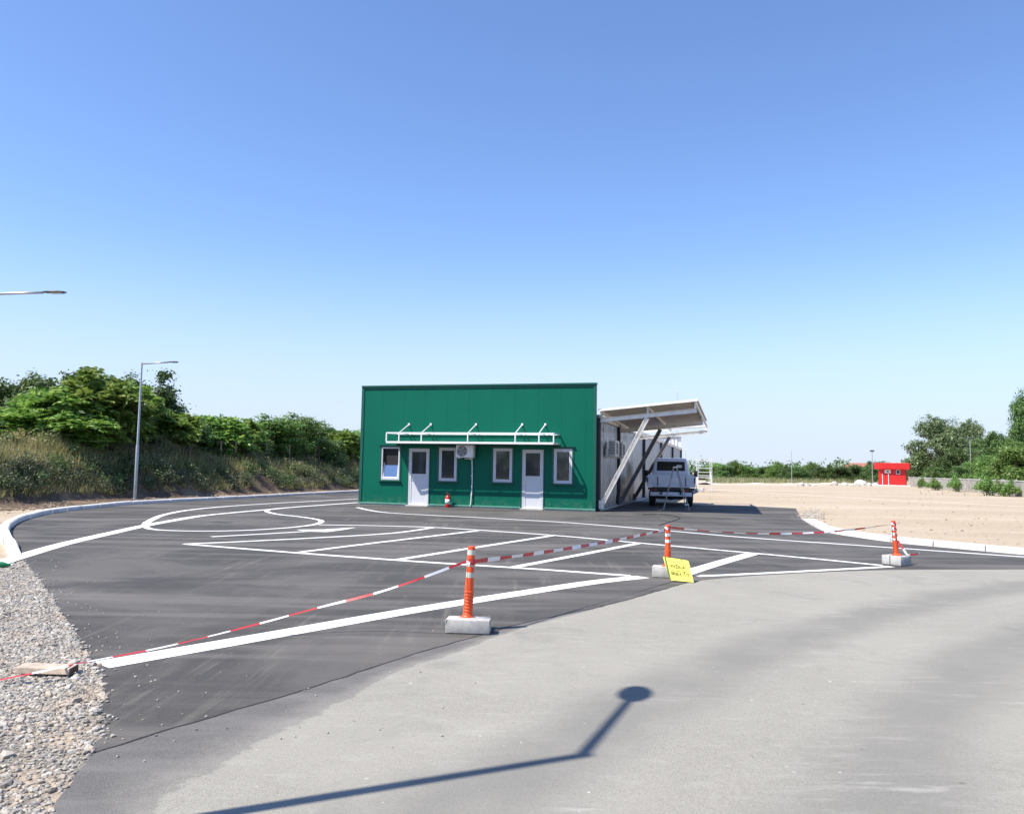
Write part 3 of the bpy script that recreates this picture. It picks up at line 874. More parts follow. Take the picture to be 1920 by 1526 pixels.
bl = []  # unseen trees added behind the camera so the panes reflect something dark
for k in range(60):
    x = -90 + k * 3.2; bl.append((x + random.uniform(-1, 1), -25 + random.uniform(-3, 3), 2 + random.uniform(-.5, 1), 3.2, 2.5, random.uniform(2.8, 4.5)))
o = link('woodland', broad_crown('woodland', bl, 1500, 26, .7, 15, sig=.8), M['leafB']); tag(o, 'unseen wood added behind the camera to darken the window reflections', 'woodland', kind='stuff')
# wall shrubs
gW = 'shrubs in front of the concrete wall'
for px, py, yt, wd, lb in [(1728, 915, 894, 1.2, 'small shrub at the left end of the concrete wall nearest the red kiosk'),
                           (1752, 919, 896, 1.9, 'low wide shrub against the wall left of the dense tall shrub'),
                           (1791, 922, 888, 1.5, 'dense tall shrub, narrowest of those against the concrete wall'),
                           (1848, 929, 886, 1.8, 'widest and highest shrub against the concrete wall'),
                           (1893, 931, 901, 1.7, 'weedy shrub rightmost against the concrete wall'),
                           (1872, 930, 899, 1.1, 'small shrub filling the gap between the highest shrub and the rightmost one')]:
    Y = G(px, py).y; plant('W0', px, yt, Y, wd, 0, lb, gW)

# dry grass and weeds on the bank
def grass(name, n, o0, o1, h0, h1, mat, lean, seed, i0=0, i1=None, dens=None, label=None):
    g = np.random.default_rng(seed); P = []; D = []; Nn = []; L = []
    i1 = i1 or len(toe) - 1
    while len(P) < n:
        i = int(g.integers(i0, i1)); o_ = g.uniform(o0, o1)
        p = bank_point(i, o_); 
        if p.y > 62 or p.y < 15 or p.x < -.72 * p.y - 2: continue
        p = p + (toe[i + 1] - toe[i]) * g.random()
        if dens and g.random() > dens(p, o_): continue
        m = int(g.integers(5, 12)); hh = g.uniform(h0, h1)
        for _ in range(m):
            P.append((p.x + g.normal(0, .1), p.y + g.normal(0, .1), p.z - .03)); D.append(g.normal(0, lean, 3) + np.array([0, 0, 1])); Nn.append(g.normal(size=3)); L.append(hh * g.uniform(.5, 1.2))
    L = np.array(L)
    o = link(name, leaf_mesh(name, *quads_from(np.array(P), np.array(D), np.array(Nn), L, .012 + L * .016, .3)), M[mat])
    return tag(o, label, 'grass', kind='stuff')
patchy = lambda p, o_: .6 + .5 * math.sin(p.x * .9 + p.y * .55) + .2 * math.sin(p.y * 2.3)
grass('dry_grass', 110000, 1.0, 5.0, .22, .75, 'dry', .28, 1, label='tall yellow dry grass along the top of the bank', dens=lambda p, o_: (.4 + .6 * patchy(p, o_)) * min(1, (o_ - .7) / .6))
grass('dry_grass', 26000, .2, 1.8, .12, .45, 'dry', .5, 2, dens=patchy, label='sparse dry grass on the slope of the bank')
def weeds(name, n, o0, o1, r0, r1, mat, seed, label, L=.1):
    g = np.random.default_rng(seed); blobs = []
    while len(blobs) < n:
        i = int(g.integers(0, len(toe) - 1)); o_ = g.uniform(o0, o1); p = bank_point(i, o_)
        if p.y > 60 or p.y < 15 or p.x < -.72 * p.y - 2: continue
        if g.random() > patchy(p, o_) + .4: continue
        r = g.uniform(r0, r1); blobs.append((p.x, p.y, p.z + r * .55, r, r, r * .85))
    o = link(name, broad_crown(name, blobs, n * 12, 24, L, seed, sig=.12), M[mat]); tag(o, label, 'undergrowth', kind='stuff')
weeds('undergrowth', 260, .35, 1.5, .15, .4, 'weed', 3, 'grey green weeds on the shaded slope of the bank', .065)
weeds('undergrowth', 90, 3.0, 7.0, .4, .9, 'leafB', 4, 'dark undergrowth below the trees on the bank', .13)
weeds('undergrowth', 130, .45, 1.7, .2, .45, 'leafB', 8, 'green bushy weeds on the slope of the bank', .075)
weeds('undergrowth', 110, 1.3, 3.4, .25, .55, 'field', 16, 'pale olive scrub along the upper bank', .07)
weeds('undergrowth', 60, 2.0, 4.5, .3, .6, 'dry', 6, 'straw coloured bushy weeds at the top of the bank', .1)
# tufts along the edge of the field
P = []; D = []; Nn = []; L = []
g = np.random.default_rng(9)
for _ in range(5200):
    a = G(g.uniform(1325, 1640), 905 + g.uniform(-2.5, 1.5)); 
    P.append((a.x, a.y, 0)); D.append(g.normal(0, .3, 3) + np.array([0, 0, 1])); Nn.append(g.normal(size=3)); L.append(g.uniform(.3, 1.0))
for _ in range(140):
    a = G(g.uniform(1720, 1990), g.uniform(912, 930)); 
    if a.y > 110: continue
    P.append((a.x, a.y, 0)); D.append(g.normal(0, .3, 3) + np.array([0, 0, 1])); Nn.append(g.normal(size=3)); L.append(g.uniform(.1, .45))
L = np.array(L); o = link('field_grass', leaf_mesh('field_grass', *quads_from(np.array(P), np.array(D), np.array(Nn), L, .03 + L * .05, .3)), M['field']); tag(o, 'dull green grass along the far edge of the dirt field', 'grass', kind='stuff')

# ------------------------------------------------------------------ the green building
TH = R(16); U = Vector((math.cos(TH), -math.sin(TH), 0)); NN = Vector((math.sin(TH), math.cos(TH), 0))
L0 = atY(673, 948, 31.2); L0.z = 0
d = ray(1116.5, 955); rr = d.x / d.y
W = (rr * L0.y - L0.x) / (math.cos(TH) + rr * math.sin(TH))
HT = 4.56; LEN = 42.
def onfac(px, py, off=0.):
    """photo pixel -> (along, up) on the facade plane, off metres in front of it"""
    d = ray(px, py); o = Vector((0, 0, H)); q = L0 - NN * off
    t = (q - o).dot(NN) / d.dot(NN); p = o + d * t
    return ((p - L0).dot(U), p.z)
B = thing('green_building', 'green flat fronted metal clad building with two white doors and four windows', 'building', L0, -TH)
ops = {'w1': (715.5, 838, 748.5, 899.6), 'd1': (767, 841, 803, 947.5), 'w2': (823.5, 838.5, 856, 899.6), 'w3': (925, 838.5, 960, 900), 'd2': (979.5, 841.5, 1018, 950.5), 'w4': (1038.5, 839, 1072.5, 901)}
rects = {}
for k, (x0, y0, x1, y1) in ops.items():
    a = onfac(x0, y0); b = onfac(x1, y1); c = onfac(x0, y1)
    rects[k] = [a[0], (0.03 if k[0] == 'd' else b[1]), b[0], a[1]]
for k in ('w1', 'w2', 'w3', 'w4'):
    rects[k][1] = 0.98; rects[k][3] = 2.24
for k in ('d1', 'd2'): rects[k][3] = 2.2
# facade: panels between joints with true openings
xs = sorted({0., W} | {r[0] for r in rects.values()} | {r[2] for r in rects.values()})
zs = sorted({.10, HT} | {r[1] for r in rects.values()} | {r[3] for r in rects.values()})
joints = [.02 + .885 * k for k in range(1, int(W / .885) + 1)]
xs = sorted(set(xs + joints)); TK = .12
fac = MB()
def hole(x, z):
    return any(r[0] < x < r[2] and r[1] < z < r[3] for r in rects.values())
GJ = .002
for i in range(len(xs) - 1):
    for j in range(len(zs) - 1):
        x0, x1, z0, z1 = xs[i], xs[i + 1], zs[j], zs[j + 1]
        if hole((x0 + x1) / 2, (z0 + z1) / 2): continue
        a = x0 + (GJ if x0 in joints else 0); b = x1 - (GJ if x1 in joints else 0)
        fac.add([(a, 0, z0), (b, 0, z0), (b, 0, z1), (a, 0, z1)], [(0, 1, 2, 3)])
        if x0 in joints: fac.add([(x0 - GJ, .014, z0), (x0 + GJ, .014, z0), (x0 + GJ, .014, z1), (x0 - GJ, .014, z1)], [(0, 1, 2, 3)])
        if x0 in joints: fac.add([(a, 0, z0), (a, 0, z1), (a, .014, z1), (a, .014, z0)], [(0, 1, 2, 3)])
        if x1 in joints: fac.add([(b, 0, z0), (b, .014, z0), (b, .014, z1), (b, 0, z1)], [(0, 1, 2, 3)])
for r in rects.values():   # reveals
    x0, z0, x1, z1 = r; e = .1
    fac.add([(x0, 0, z0), (x0, e, z0), (x0, e, z1), (x0, 0, z1)], [(0, 1, 2, 3)]); fac.add([(x1, 0, z0), (x1, 0, z1), (x1, e, z1), (x1, e, z0)], [(0, 1, 2, 3)])
    fac.add([(x0, 0, z1), (x0, e, z1), (x1, e, z1), (x1, 0, z1)], [(0, 1, 2, 3)]); fac.add([(x0, 0, z0), (x1, 0, z0), (x1, e, z0), (x0, e, z0)], [(0, 1, 2, 3)])
fac.build('facade', M['green'], B)
mb = MB(); mb.box((W / 2, .16, HT / 2), (W - .04, .1, HT - .06)); 
bk_ = mb.build('inner_wall', simple('dark_interior', (.02, .02, .022), .9), B)
tr_ = MB()
tr_.box((.04, -.012, HT / 2 + .05), (.11, .03, HT - .12)); tr_.build('corner_trim', M['trim'], B); tr_ = MB(); tr_.box((W - .05, -.012, HT / 2 + .05), (.12, .03, HT - .12)); tr_.build('corner_trim', M['trim'], B); tr_ = MB()
tr_.box((W / 2, .06, HT + .03), (W + .02, .26, .07), .008)
tr_.box((W / 2, -.012, HT - .045), (W - .24, .026, .055))
segs = [(0.0, rects['d1'][0] - .03), (rects['d1'][2] + .03, rects['d2'][0] - .03), (rects['d2'][2] + .03, W)]
tr_.build('top_trim', M['trim'], B)
mb = MB()
flg = simple('pale_green_flashing', (.10, .30, .23), .4)
for a, b in segs: mb = MB(); mb.box(((a + b) / 2, -.02, .085), (b - a - .004, .05, .05), .006); mb.build('base_flashing', flg, B)
mb = MB(); mb.box((W / 2, .04, .03), (W - .02, .1, .06)); mb.build('plinth', M['block'], B)
# windows and doors
def frame_(mb, x0, z0, x1, z1, y, t, dpt):
    mb.box((x0 + t / 2, y, (z0 + z1) / 2), (t, dpt, z1 - z0), .006); mb.box((x1 - t / 2, y, (z0 + z1) / 2), (t, dpt, z1 - z0), .006)
    mb.box(((x0 + x1) / 2, y, z0 + t / 2), (x1 - x0 - 2 * t, dpt - .004, t), .006); mb.box(((x0 + x1) / 2, y, z1 - t / 2), (x1 - x0 - 2 * t, dpt - .004, t), .006)
for k in ('w1', 'w2', 'w3', 'w4'):
    x0, z0, x1, z1 = rects[k]
    wn = MB(); frame_(wn, x0 + .004, z0 + .004, x1 - .004, z1 - .004, .03, .055, .07); wf = wn.build('window', M['upvc'], B)
    sm = MB()
    if k == 'w1':   # tilted in at the top
        T = Matrix.Translation((0, .02, z0 + .07)) @ Matrix.Rotation(R(-11), 4, 'X') @ Matrix.Translation((0, 0, -(z0 + .07)))
        sm2 = MB(); frame_(sm2, x0 + .06, z0 + .06, x1 - .06, z1 - .06, 0, .05, .05); sm.add([T @ Vector(v) for v in sm2.v], sm2.f); sm.build('sash', M['upvc'], wf)
        pn = MB(); pn.box(((x0 + x1) / 2, .0, (z0 + z1) / 2), (x1 - x0 - .2, .012, z1 - z0 - .2)); pn.v = [tuple(T @ Vector(v)) for v in pn.v]; pn.build('pane', M['skytint_pane'], wf)
    else:
        frame_(sm, x0 + .06, z0 + .06, x1 - .06, z1 - .06, .025, .05, .05); sm.build('sash', M['upvc'], wf)
        pn = MB(); pn.box(((x0 + x1) / 2, .028, (z0 + z1) / 2), (x1 - x0 - .2, .012, z1 - z0 - .2)); pn.build('pane', M['pane'], wf)
    fl = MB(); frame_(fl, x0 - .06, z0 - .06, x1 + .06, z1 + .06, -.012, .062, .02)
    fl.box(((x0 + x1) / 2, -.04, z0 - .045), (x1 - x0 + .16, .09, .018)); fl.box(((x0 + x1) / 2, -.035, z1 + .07), (x1 - x0 + .2, .08, .018))
    fl.build('window_flashing', M['trim'], B)
for k in ('d1', 'd2'):
    x0, z0, x1, z1 = rects[k]
    dm = MB(); frame_(dm, x0 + .004, z0, x1 - .004, z1 - .004, .03, .05, .08); df = dm.build('door', M['upvc'], B)
    lf = MB(); frame_(lf, x0 + .055, z0 + .02, x1 - .055, z1 - .055, .022, .075, .05)
    zm = z0 + 1.16; lf.box(((x0 + x1) / 2, .022, zm), (x1 - x0 - .26, .048, .08), .005); lf.build('door_leaf', M['upvc'], df)
    pl = MB(); pl.box(((x0 + x1) / 2, .024, (z0 + .095 + zm - .04) / 2), (x1 - x0 - .26, .024, zm - z0 - .135)); pl.build('door_panel', M['upvc'], df)
    pn = MB(); pn.box(((x0 + x1) / 2, .026, (zm + .04 + z1 - .13) / 2), (x1 - x0 - .26, .012, z1 - zm - .17)); pn.build('pane', M['pane'], df)
    hd = MB(); hx = x0 + .09; hd.box((hx, -.008, z0 + 1.03), (.03, .012, .2), .004); hd.tube([(hx, -.01, z0 + 1.06), (hx, -.05, z0 + 1.06), (hx + .11, -.055, z0 + 1.055)], .009, 8); hd.build('handle', M['steel'], df)
    st = MB(); st.box(((x0 + x1) / 2, -.06, .03), (x1 - x0 + .06, .22, .05), .006); st.build('door_step', M['block'], B)
    
    for xj in (x0 - .02, x1 + .02): jm = MB(); jm.box((xj, -.012, 1.12), (.036, .022, 2.05)); jm.build('door_jamb_trim', M['trim'], B)
# long metal side with ribs (x = W side, facing +x) and its dark columns
EV = 3.38
def ribbed(mb, y0, y1, x, z0, z1, pitch=.25, dep=.035, sgn=1):
    ys = []; y = y0
    while y < y1 - 1e-4:
        for f_, o_ in ((0, 0), (.42, 0), (.55, 1), (.87, 1)): ys.append((min(y + f_ * pitch, y1), o_ * dep * sgn))
        y += pitch
    ys.append((y1, 0)); n0 = len(mb.v)
    for yy, o_ in ys: mb.v += [(x + o_, yy, z0), (x + o_, yy, z1)]
    for i in range(len(ys) - 1):
        a = n0 + 2 * i; mb.f.append((a, a + 2, a + 3, a + 1)); mb.mi.append(0)
sw = MB(); ribbed(sw, .3, LEN, W - .06, .08, EV); sw.build('side_wall', M['zinc'], B)
sw = MB(); ribbed(sw, .3, LEN, .06, .08, EV, sgn=-1); sw.build('side_wall', M['zinc'], B)
mb = MB(); mb.box((W / 2, LEN / 2 + .2, EV / 2), (W - .2, LEN - .3, EV - .04)); mb.build('core_wall', simple('dark_lining', (.03, .03, .03), .9), B)
mb = MB(); mb.box((W / 2, LEN / 2 + .2, EV + .06), (W + .1, LEN - .2, .1)); mb.build('roof', M['roof'], B)
mb = MB(); mb.box((W + .03, LEN / 2 + .2, EV + .02), (.12, LEN - .3, .2), .01); mb.build('gutter', M['steel'], B)
mb = MB(); mb.box((W - .01, LEN / 2 + .1, .04), (.22, LEN - .4, .08)); mb.build('plinth', M['block'], B)
for y in (.36, 5.3, 14.5, 24, 33, 41.9):
    mb = MB(); mb.box((W + .035, y, EV / 2), (.14, .2, EV), .006); mb.build('column', M['column'], B)
mb = MB(); ribbed_pts = []
for k in range(int(W / .3)):
    mb.box((.15 + .3 * k, LEN + .12, 3.86), (.2, .07, 1.0))
mb.box((W / 2, LEN + .2, 3.8), (W, .06, 1.16)); mb.build('rear_parapet', M['whiterib'], B)
mb = MB(); mb.box((W / 2, LEN + .14, 4.42), (W + .06, .3, .07)); mb.build('parapet_cap', M['darksteel'], B)
mb = MB(); mb.tube([(W + .09, 1.15, 2.4), (W + .09, 1.15, 3.1), (W + .16, 1.15, 3.2)], .02, 8); mb.box((W + .12, 1.2, 2.98), (.16, .08, .2), .02); mb.build('wall_lamp', M['white'], B)

# awning frame over the doors
AD = .9
xl = onfac(724.5, 820, AD)[0]; xr = onfac(1038, 820, AD)[0]
zb_ = onfac(880, 830, AD)[1]; zt_ = onfac(880, 812, AD)[1]
A = thing('awning', 'white steel awning frame over the doors of the green building', 'awning', L0, -TH)
T_ = .05
fr = MB()
fr.box(((xl + xr) / 2, -AD, zt_), (xr - xl, T_, T_)); fr.box(((xl + xr) / 2, -AD, zb_), (xr - xl, T_, T_ + .02))
posts = [onfac(x, 820, AD)[0] for x in (724.5, 748, 790, 877, 966, 1010.5, 1038)]
for x in posts: fr.box((x, -AD - .003, (zt_ + zb_) / 2), (T_ - .008, T_ - .01, zt_ - zb_ - T_))
for x in (posts[0], posts[-1]):
    fr.box((x, -AD / 2, zb_), (T_, AD - T_, T_)); fr.box((x, -AD / 2, zt_), (T_, AD - T_, T_))
for x in posts[1:-1]: fr.box((x, -AD / 2 + .02, zt_ - .002), (T_ * .8, AD - .1, T_ * .8))
fr.box(((xl + xr) / 2, -.035, zt_), (xr - xl - .06, T_, T_)); fr.box(((xl + xr) / 2, -.035, zb_ - .002), (xr - xl - .06, T_, T_))
fr.build('frame', M['white'], A)
sh = MB(); sh.box(((xl + xr) / 2, -.45, zb_ + .03), (xr - xl - .06, .80, .02)); sh.build('sheet', M['sheet'], A)
zr = onfac(766, 796)[1]
for x in posts[1:-1]:
    mb = MB(); mb.tube([(x, -AD, zt_), (x + .01, -.015, zr)], .022, 8); mb.box((x + .01, -.018, zr), (.07, .03, .1)); mb.build('tie_rod', M['white'], A)

# air conditioner on the facade
x0, z1 = onfac(857, 834, .3); x1, z0 = onfac(888.5, 858, .3)
def aircon(loc, rz, label, wd, hh, fan=True, name='air_conditioner'):
    t = thing(name, label, 'air conditioner', loc, rz, 'outdoor air conditioner units')
    mb = MB(); mb.box((0, 0, hh / 2), (wd, .28, hh), .02); mb.build('casing', M['white'], t, auto=True)
    c = (-wd * .13, -.142, hh / 2); r = hh * .42
    bm = bmesh.new(); bmesh.ops.create_circle(bm, cap_ends=True, radius=r, segments=28)
    mb = MB(); mb.bm(bm, Matrix.Translation(c) @ Matrix.Rotation(R(90), 4, 'X')); mb.build('fan_opening', M['darksteel'], t)
    gr = MB()
    for k in range(1, 6):
        rr_ = r * k / 5
        gr.tube([(c[0] + rr_ * math.cos(a), c[1] - .012, c[2] + rr_ * math.sin(a)) for a in np.linspace(0, 2 * PI, 25)], .0045, 5, False)
    for k in range(8):
        a = k * PI / 4; gr.tube([(c[0], c[1] - .01, c[2]), (c[0] + r * math.cos(a), c[1] - .012, c[2] + r * math.sin(a))], .004, 5)
    gr.lathe([(0.001, 0), (r * .25, 0)], 12)
    gr.build('fan_grille', M['galv'], t)
    bl_ = MB()
    for k in range(5):
        a = k * 2 * PI / 5; cs, sn = math.cos(a), math.sin(a)
        bl_.add([(c[0] + cs * .02, c[1] - .003, c[2] + sn * .02), (c[0] + cs * r * .9 - sn * .05, c[1] - .006, c[2] + sn * r * .9 + cs * .05), (c[0] + cs * r * .85 + sn * .03, c[1] - .003, c[2] + sn * r * .85 - cs * .03)], [(0, 1, 2)])
    bl_.build('fan', M['galv'], t)
    br = MB()
    for x in (-wd * .33, wd * .33): br = MB(); br.box((x, .06, -.02), (.035, .42, .035)); br.box((x, .25, .12), (.035, .03, .3)); br.build('bracket', M['steel'], t)
    for k in range(9):
        sg = MB(); sg.box((-wd / 2 - .004, -.0, hh * (.12 + .095 * k)), (.012, .22, hh * .06)); sg.build('side_louvre', M['darksteel'], t)
    return t
lw = B.matrix_world
def bl2w(x, y, z): return L0 + U * x + NN * y + Vector((0, 0, z))
aircon(bl2w((x0 + x1) / 2, -.28, z0), -TH, 'white air conditioner unit under the awning between the two middle windows', x1 - x0, z1 - z0)
aircon(bl2w(W + .32, 2.1, 2.02), -TH + R(90), 'nearer white air conditioner on the silver side wall behind the green facade', .85, .6)
aircon(bl2w(W + .32, 3.9, 2.02), -TH + R(90), 'second white air conditioner along the silver side wall, closer to the dark column', .85, .6)
pp = [onfac(*p) for p in ((872, 859.5), (884, 861), (886, 866), (886.2, 900), (884.5, 935), (882.5, 950.5))]
t = thing('drain_pipe', 'thin white drain pipe running down from the air conditioner to the ground', 'pipe', bl2w(pp[2][0], -.06, 0), -TH)
mb = MB(); mb.tube([(a - pp[2][0], -.0, max(z, .02)) for a, z in smooth_line([Vector((*p, 0)) for p in pp], 4) for a, z in [(a, z)]] if False else [(q.x - pp[2][0], 0, max(q.y, .02)) for q in smooth_line([Vector((p[0], p[1], 0)) for p in pp], 4)], .022, 8)
mb.build('pipe', M['white'], t, smooth=True)
mb = MB()
for z in (.5, 1.2): mb = MB(); mb.box((-.005, .03, z), (.07, .05, .03)); mb.build('clip', M['white'], t)
# fire extinguisher
a = onfac(839.5, 950, .18)
t = thing('fire_extinguisher', 'red fire extinguisher standing on the ground against the green facade', 'fire extinguisher', bl2w(a[0], -.2, .016), -TH)
mb = MB(); mb.lathe([(.085, 0), (.095, .03), (.095, .34), (.075, .40), (.035, .44), (.03, .47)], 20); mb.build('cylinder', M['redfire'], t, auto=True)
mb = MB(); mb.lathe([(.0965, .12), (.0965, .30)], 20); mb.build('glare_band', M['lab'], t, smooth=True)  # white band painted for the glare on the red cylinder
mb = MB(); mb.lathe([(.028, .47), (.028, .50)], 12); mb.box((-.03, 0, .515), (.13, .022, .018), .004); mb.box((-.035, 0, .55), (.12, .022, .014), .004); mb.build('valve', M['black'], t)
mb = MB(); mb.tube([(.03, 0, .5), (.1, 0, .49), (.125, -.02, .38), (.115, -.03, .2)], .013, 8); mb.build('hose', M['black'], t, smooth=True)

# ------------------------------------------------------------------ canopy at the side
C_ = thing('canopy', 'off white steel canopy with slanted struts on the side of the green building', 'canopy', bl2w(W, 0, 0), -TH)
OUT = 3.5; SL = .10; DR = -.031
def cz(x, y): return 3.62 + SL * x + DR * y        # level of the top sheet
for y in (.3, 5.2, 9.6):
    mb = MB(); mb.beam((.1, y, cz(.1, y) - .33), (OUT, y, cz(OUT, y) - .33), .13, .15, web=.014); mb.build('rafter', M['steel'], C_)
    mb = MB(); mb.beam((.2, y, .28), (1.78, y, cz(1.78, y) - .42), .15, .15, web=.016, up=(0, 1, 0) if False else (0, 0, 1))
    mb.box((.16, y, .26), (.16, .2, .3)); mb.build('strut', M['steel'] if y < 1 else M['darksteel'], C_)
    mb = MB()
    for x in (.15, 1.8, OUT - .05): mb = MB(); mb.box((x, y, cz(x, y) - .165), (.07, .06, .18)); mb.build('purlin_cleat', M['steel'], C_)
for x in (.15, 1.8, OUT - .04):
    mb = MB(); mb.beam((x, .1, cz(x, .1) - .055), (x, 9.75, cz(x, 9.75) - .055), .06, .10); mb.build('purlin', M['steel'], C_)
mb = MB(); mb.beam((.1, .03, cz(.1, .03) - .01), (OUT + .05, .03, cz(OUT, .03) - .01), .04, .05); mb.build('edge_beam', M['steel'], C_)
mb = MB(); mb.beam((.1, 9.72, cz(.1, 9.72) - .05), (OUT, 9.72, cz(OUT, 9.72) - .05), .05, .09)
mb.build('edge_beam', M['steel'], C_)
mb = MB(); vs = []
ys = np.arange(.05, 8.0, .09)
for i, y in enumerate(ys):
    o_ = .045 if (i % 4) in (1, 2) else 0
    vs += [(0.05, y, cz(.05, y) + .01 + o_), (OUT + .05, y, cz(OUT + .05, y) + .01 + o_)]
mb.add(vs, [(2 * i, 2 * i + 1, 2 * i + 3, 2 * i + 2) for i in range(len(ys) - 1)]); mb.build('roof_sheet', M['sheet'], C_)
mb = MB(); mb.beam((.3, 8.0, cz(.3, 8.0) - .1), (OUT - .1, 9.6, cz(OUT, 9.6) - .12), .05, .05); mb.build('brace', M['steel'], C_)

# antenna masts behind the roof
def mast(px, ytop, Y, label, zb=0, r=.035):
    p = atY(px, ytop, Y); t = thing('antenna_mast', label, 'mast', (p.x, p.y, zb))
    mb = MB(); mb.tube([(0, 0, 0), (0, 0, p.z - zb)], [r, r * .5], 8); mb.build('mast', M['galv'], t)
    mb = MB(); mb.tube([(0, 0, p.z - zb), (0, 0, p.z - zb + .5)], .012, 6); mb.box((0, 0, p.z - zb - .25), (.12, .12, .2)); mb.build('aerial', M['white'], t)
mast(1269.5, 728, 76, 'tall thin antenna mast rising behind the canopy roof', r=.03)
mast(1285.5, 838, 95, 'shorter thin antenna mast just right of the far end of the silver wall', r=.03)

# ------------------------------------------------------------------ pickup truck
tp = G(1258, 951); tp.z = .014
TK_ = thing('pickup_truck', 'pale grey drop side pickup truck parked under the canopy seen from behind', 'truck', (atY(1258, 900, 33.6).x, 33.6, .014), -R(11.2))
# local: x right, y forward, rear of the load bed at y = 0
def wheel(x, y, dual=False):
    mb = MB(); n = 28; wd = .2 if not dual else .26
    prof = [(.2, -wd / 2), (.29, -wd / 2), (.325, -wd / 2 + .03), (.33, 0), (.325, wd / 2 - .03), (.29, wd / 2), (.2, wd / 2)]
    mb.lathe(prof, n); Mx = Matrix.Translation((x, y, .33)) @ Matrix.Rotation(R(90), 4, 'Y')
    mb.v = [tuple(Mx @ Vector(v)) for v in mb.v]; o = mb.build('wheel', M['rubber'], TK_, auto=True)
    rm = MB(); rm.lathe([(.05, wd / 2 + .01), (.1, wd / 2 - .01), (.19, wd / 2 - .03), (.21, wd / 2 + .006)], 20); rm.lathe([(.21, -wd / 2 - .006), (.06, -wd / 2 + .02)], 20)
    rm.v = [tuple(Mx @ Vector(v)) for v in rm.v]; rm.build('rim', M['galv'], o, smooth=True)
for x in (-.78, .78): wheel(x, .95, True); wheel(x, 3.75)
mb = MB(); mb.box((-.4, 1.9, .58), (.08, 3.8, .14)); mb.box((.4, 1.9, .58), (.08, 3.8, .14)); mb.box((0, .3, .58), (.72, .08, .1)); mb.box((0, .95, .36), (1.3, .12, .12)); mb.box((0, 1.5, .45), (.35, .5, .22), .03)
mb.box((0, .12, .74), (1.9, .1, .1)); mb.tube([(-.52, .95, .33), (.52, .95, .33)], .05); mb.lathe([(.02, .25), (.12, .27), (.13, .36), (.12, .45), (.02, .47)], 16, (0, .95, 0)); mb.build('chassis', M['black'], TK_)
mb = MB(); mb.box((0, 1.17, .845), (2.0, 2.3, .06)); mb.build('load_floor', M['alu'], TK_)
def board(x0, x1, y, z0, z1, along='x'):
    mb = MB(); n = 5; hz = (z1 - z0) / n
    for k in range(n):
        z = z0 + hz * (k + .5)
        if along == 'x': mb.box(((x0 + x1) / 2, y, z), (x1 - x0, .03, hz - .012), .006)
        else: mb.box((y, (x0 + x1) / 2, z), (.03, x1 - x0, hz - .012), .006)
    if along == 'x': mb.box(((x0 + x1) / 2, y + .006, (z0 + z1) / 2), (x1 - x0 - .02, .018, z1 - z0 - .01))
    else: mb.box((y, (x0 + x1) / 2, (z0 + z1) / 2), (.016, x1 - x0 - .02, z1 - z0 - .01))
    return mb
tg = board(-.97, .97, .02, .88, 1.28).build('tailgate', M['alu'], TK_)
mb = MB()
for x in (-.55, .6): mb = MB(); mb.box((x, -.006, 1.05), (.045, .03, .40)); mb.build('tailgate_strap', M['darksteel'], tg)
mb = MB()
for x in (-.97, .97): mb = MB(); mb.box((x, -.005, 1.1), (.05, .035, .22), .005); mb.build('tailgate_latch', M['black'], tg)
for x in (-1.0, 1.0): board(.06, 2.28, x, .88, 1.28, 'y').build('side_board', M['alu'], TK_)
mb = MB(); mb.box((0, 2.31, 1.1), (2.0, .03, .46)); mb.build('headboard', M['alu'], TK_)
# bumper with lamps
mb = MB(); mb.box((0, .1, .52), (1.72, .08, .17), .015); mb.build('rear_bumper', M['alu'], TK_, auto=True)
for x in (-.72, .72):
    mb = MB(); mb.box((x, .06, .68), (.32, .07, .12), .012); h_ = mb.build('tail_lamp_housing', M['black'], TK_)
    mb = MB(); mb.box((x + (.06 if x < 0 else -.06), .02, .68), (.14, .02, .09), .006); mb.build('tail_lamp', M['redlens'], h_)
mb = MB(); mb.box((-.52, .05, .53), (.34, .012, .11), .003); mb.build('licence_plate', M['lab'], TK_)
for x in (-.78, .78):
    mb = MB(); mb.box((x, .5, .42), (.28, .012, .36)); mb.build('mud_flap', M['rubber'], TK_)
# cab: lofted shell with sloping hood
cw = .82
def ring(y, zt, zb, wt, wb): return [(-wb, y, zb), (-wb * 1.0, y, zb + (zt - zb) * .5), (-wt, y, zt - .08), (-wt + .1, y, zt), (wt - .1, y, zt), (wt, y, zt - .08), (wb, y, zb + (zt - zb) * .5), (wb, y, zb)]
bm = bmesh.new()
rings = [ring(2.38, 2.0, .5, .70, .82), ring(2.46, 2.06, .45, .72, .84), ring(3.3, 2.08, .42, .72, .86), ring(3.9, 1.98, .42, .71, .86), ring(4.55, 1.32, .42, .74, .86), ring(5.0, 1.08, .42, .74, .84), ring(5.12, .9, .45, .7, .8)]
rv = [[bm.verts.new(p) for p in r_] for r_ in rings]
for a_, b_ in zip(rv[:-1], rv[1:]):
    for k in range(8): bm.faces.new((a_[k], a_[(k + 1) % 8], b_[(k + 1) % 8], b_[k]))
bm.faces.new(rv[0]); bm.faces.new(rv[-1][::-1]); bmesh.ops.recalc_face_normals(bm, faces=bm.faces)
bmesh.ops.bevel(bm, geom=[e for e in bm.edges if e.is_boundary is False and e.calc_face_angle(0) > .5], offset=.05, segments=3, profile=.5, affect='EDGES')
mb = MB(); mb.bm(bm); cab = mb.build('cab', M['truck'], TK_, auto=True)
mb = MB(); mb.prism([(-.62, 1.50), (.62, 1.50), (.60, 1.91), (-.60, 1.91)], 2.352, 2.385, 'y', .03); mb.build('rear_window_seal', M['black'], cab, auto=True)
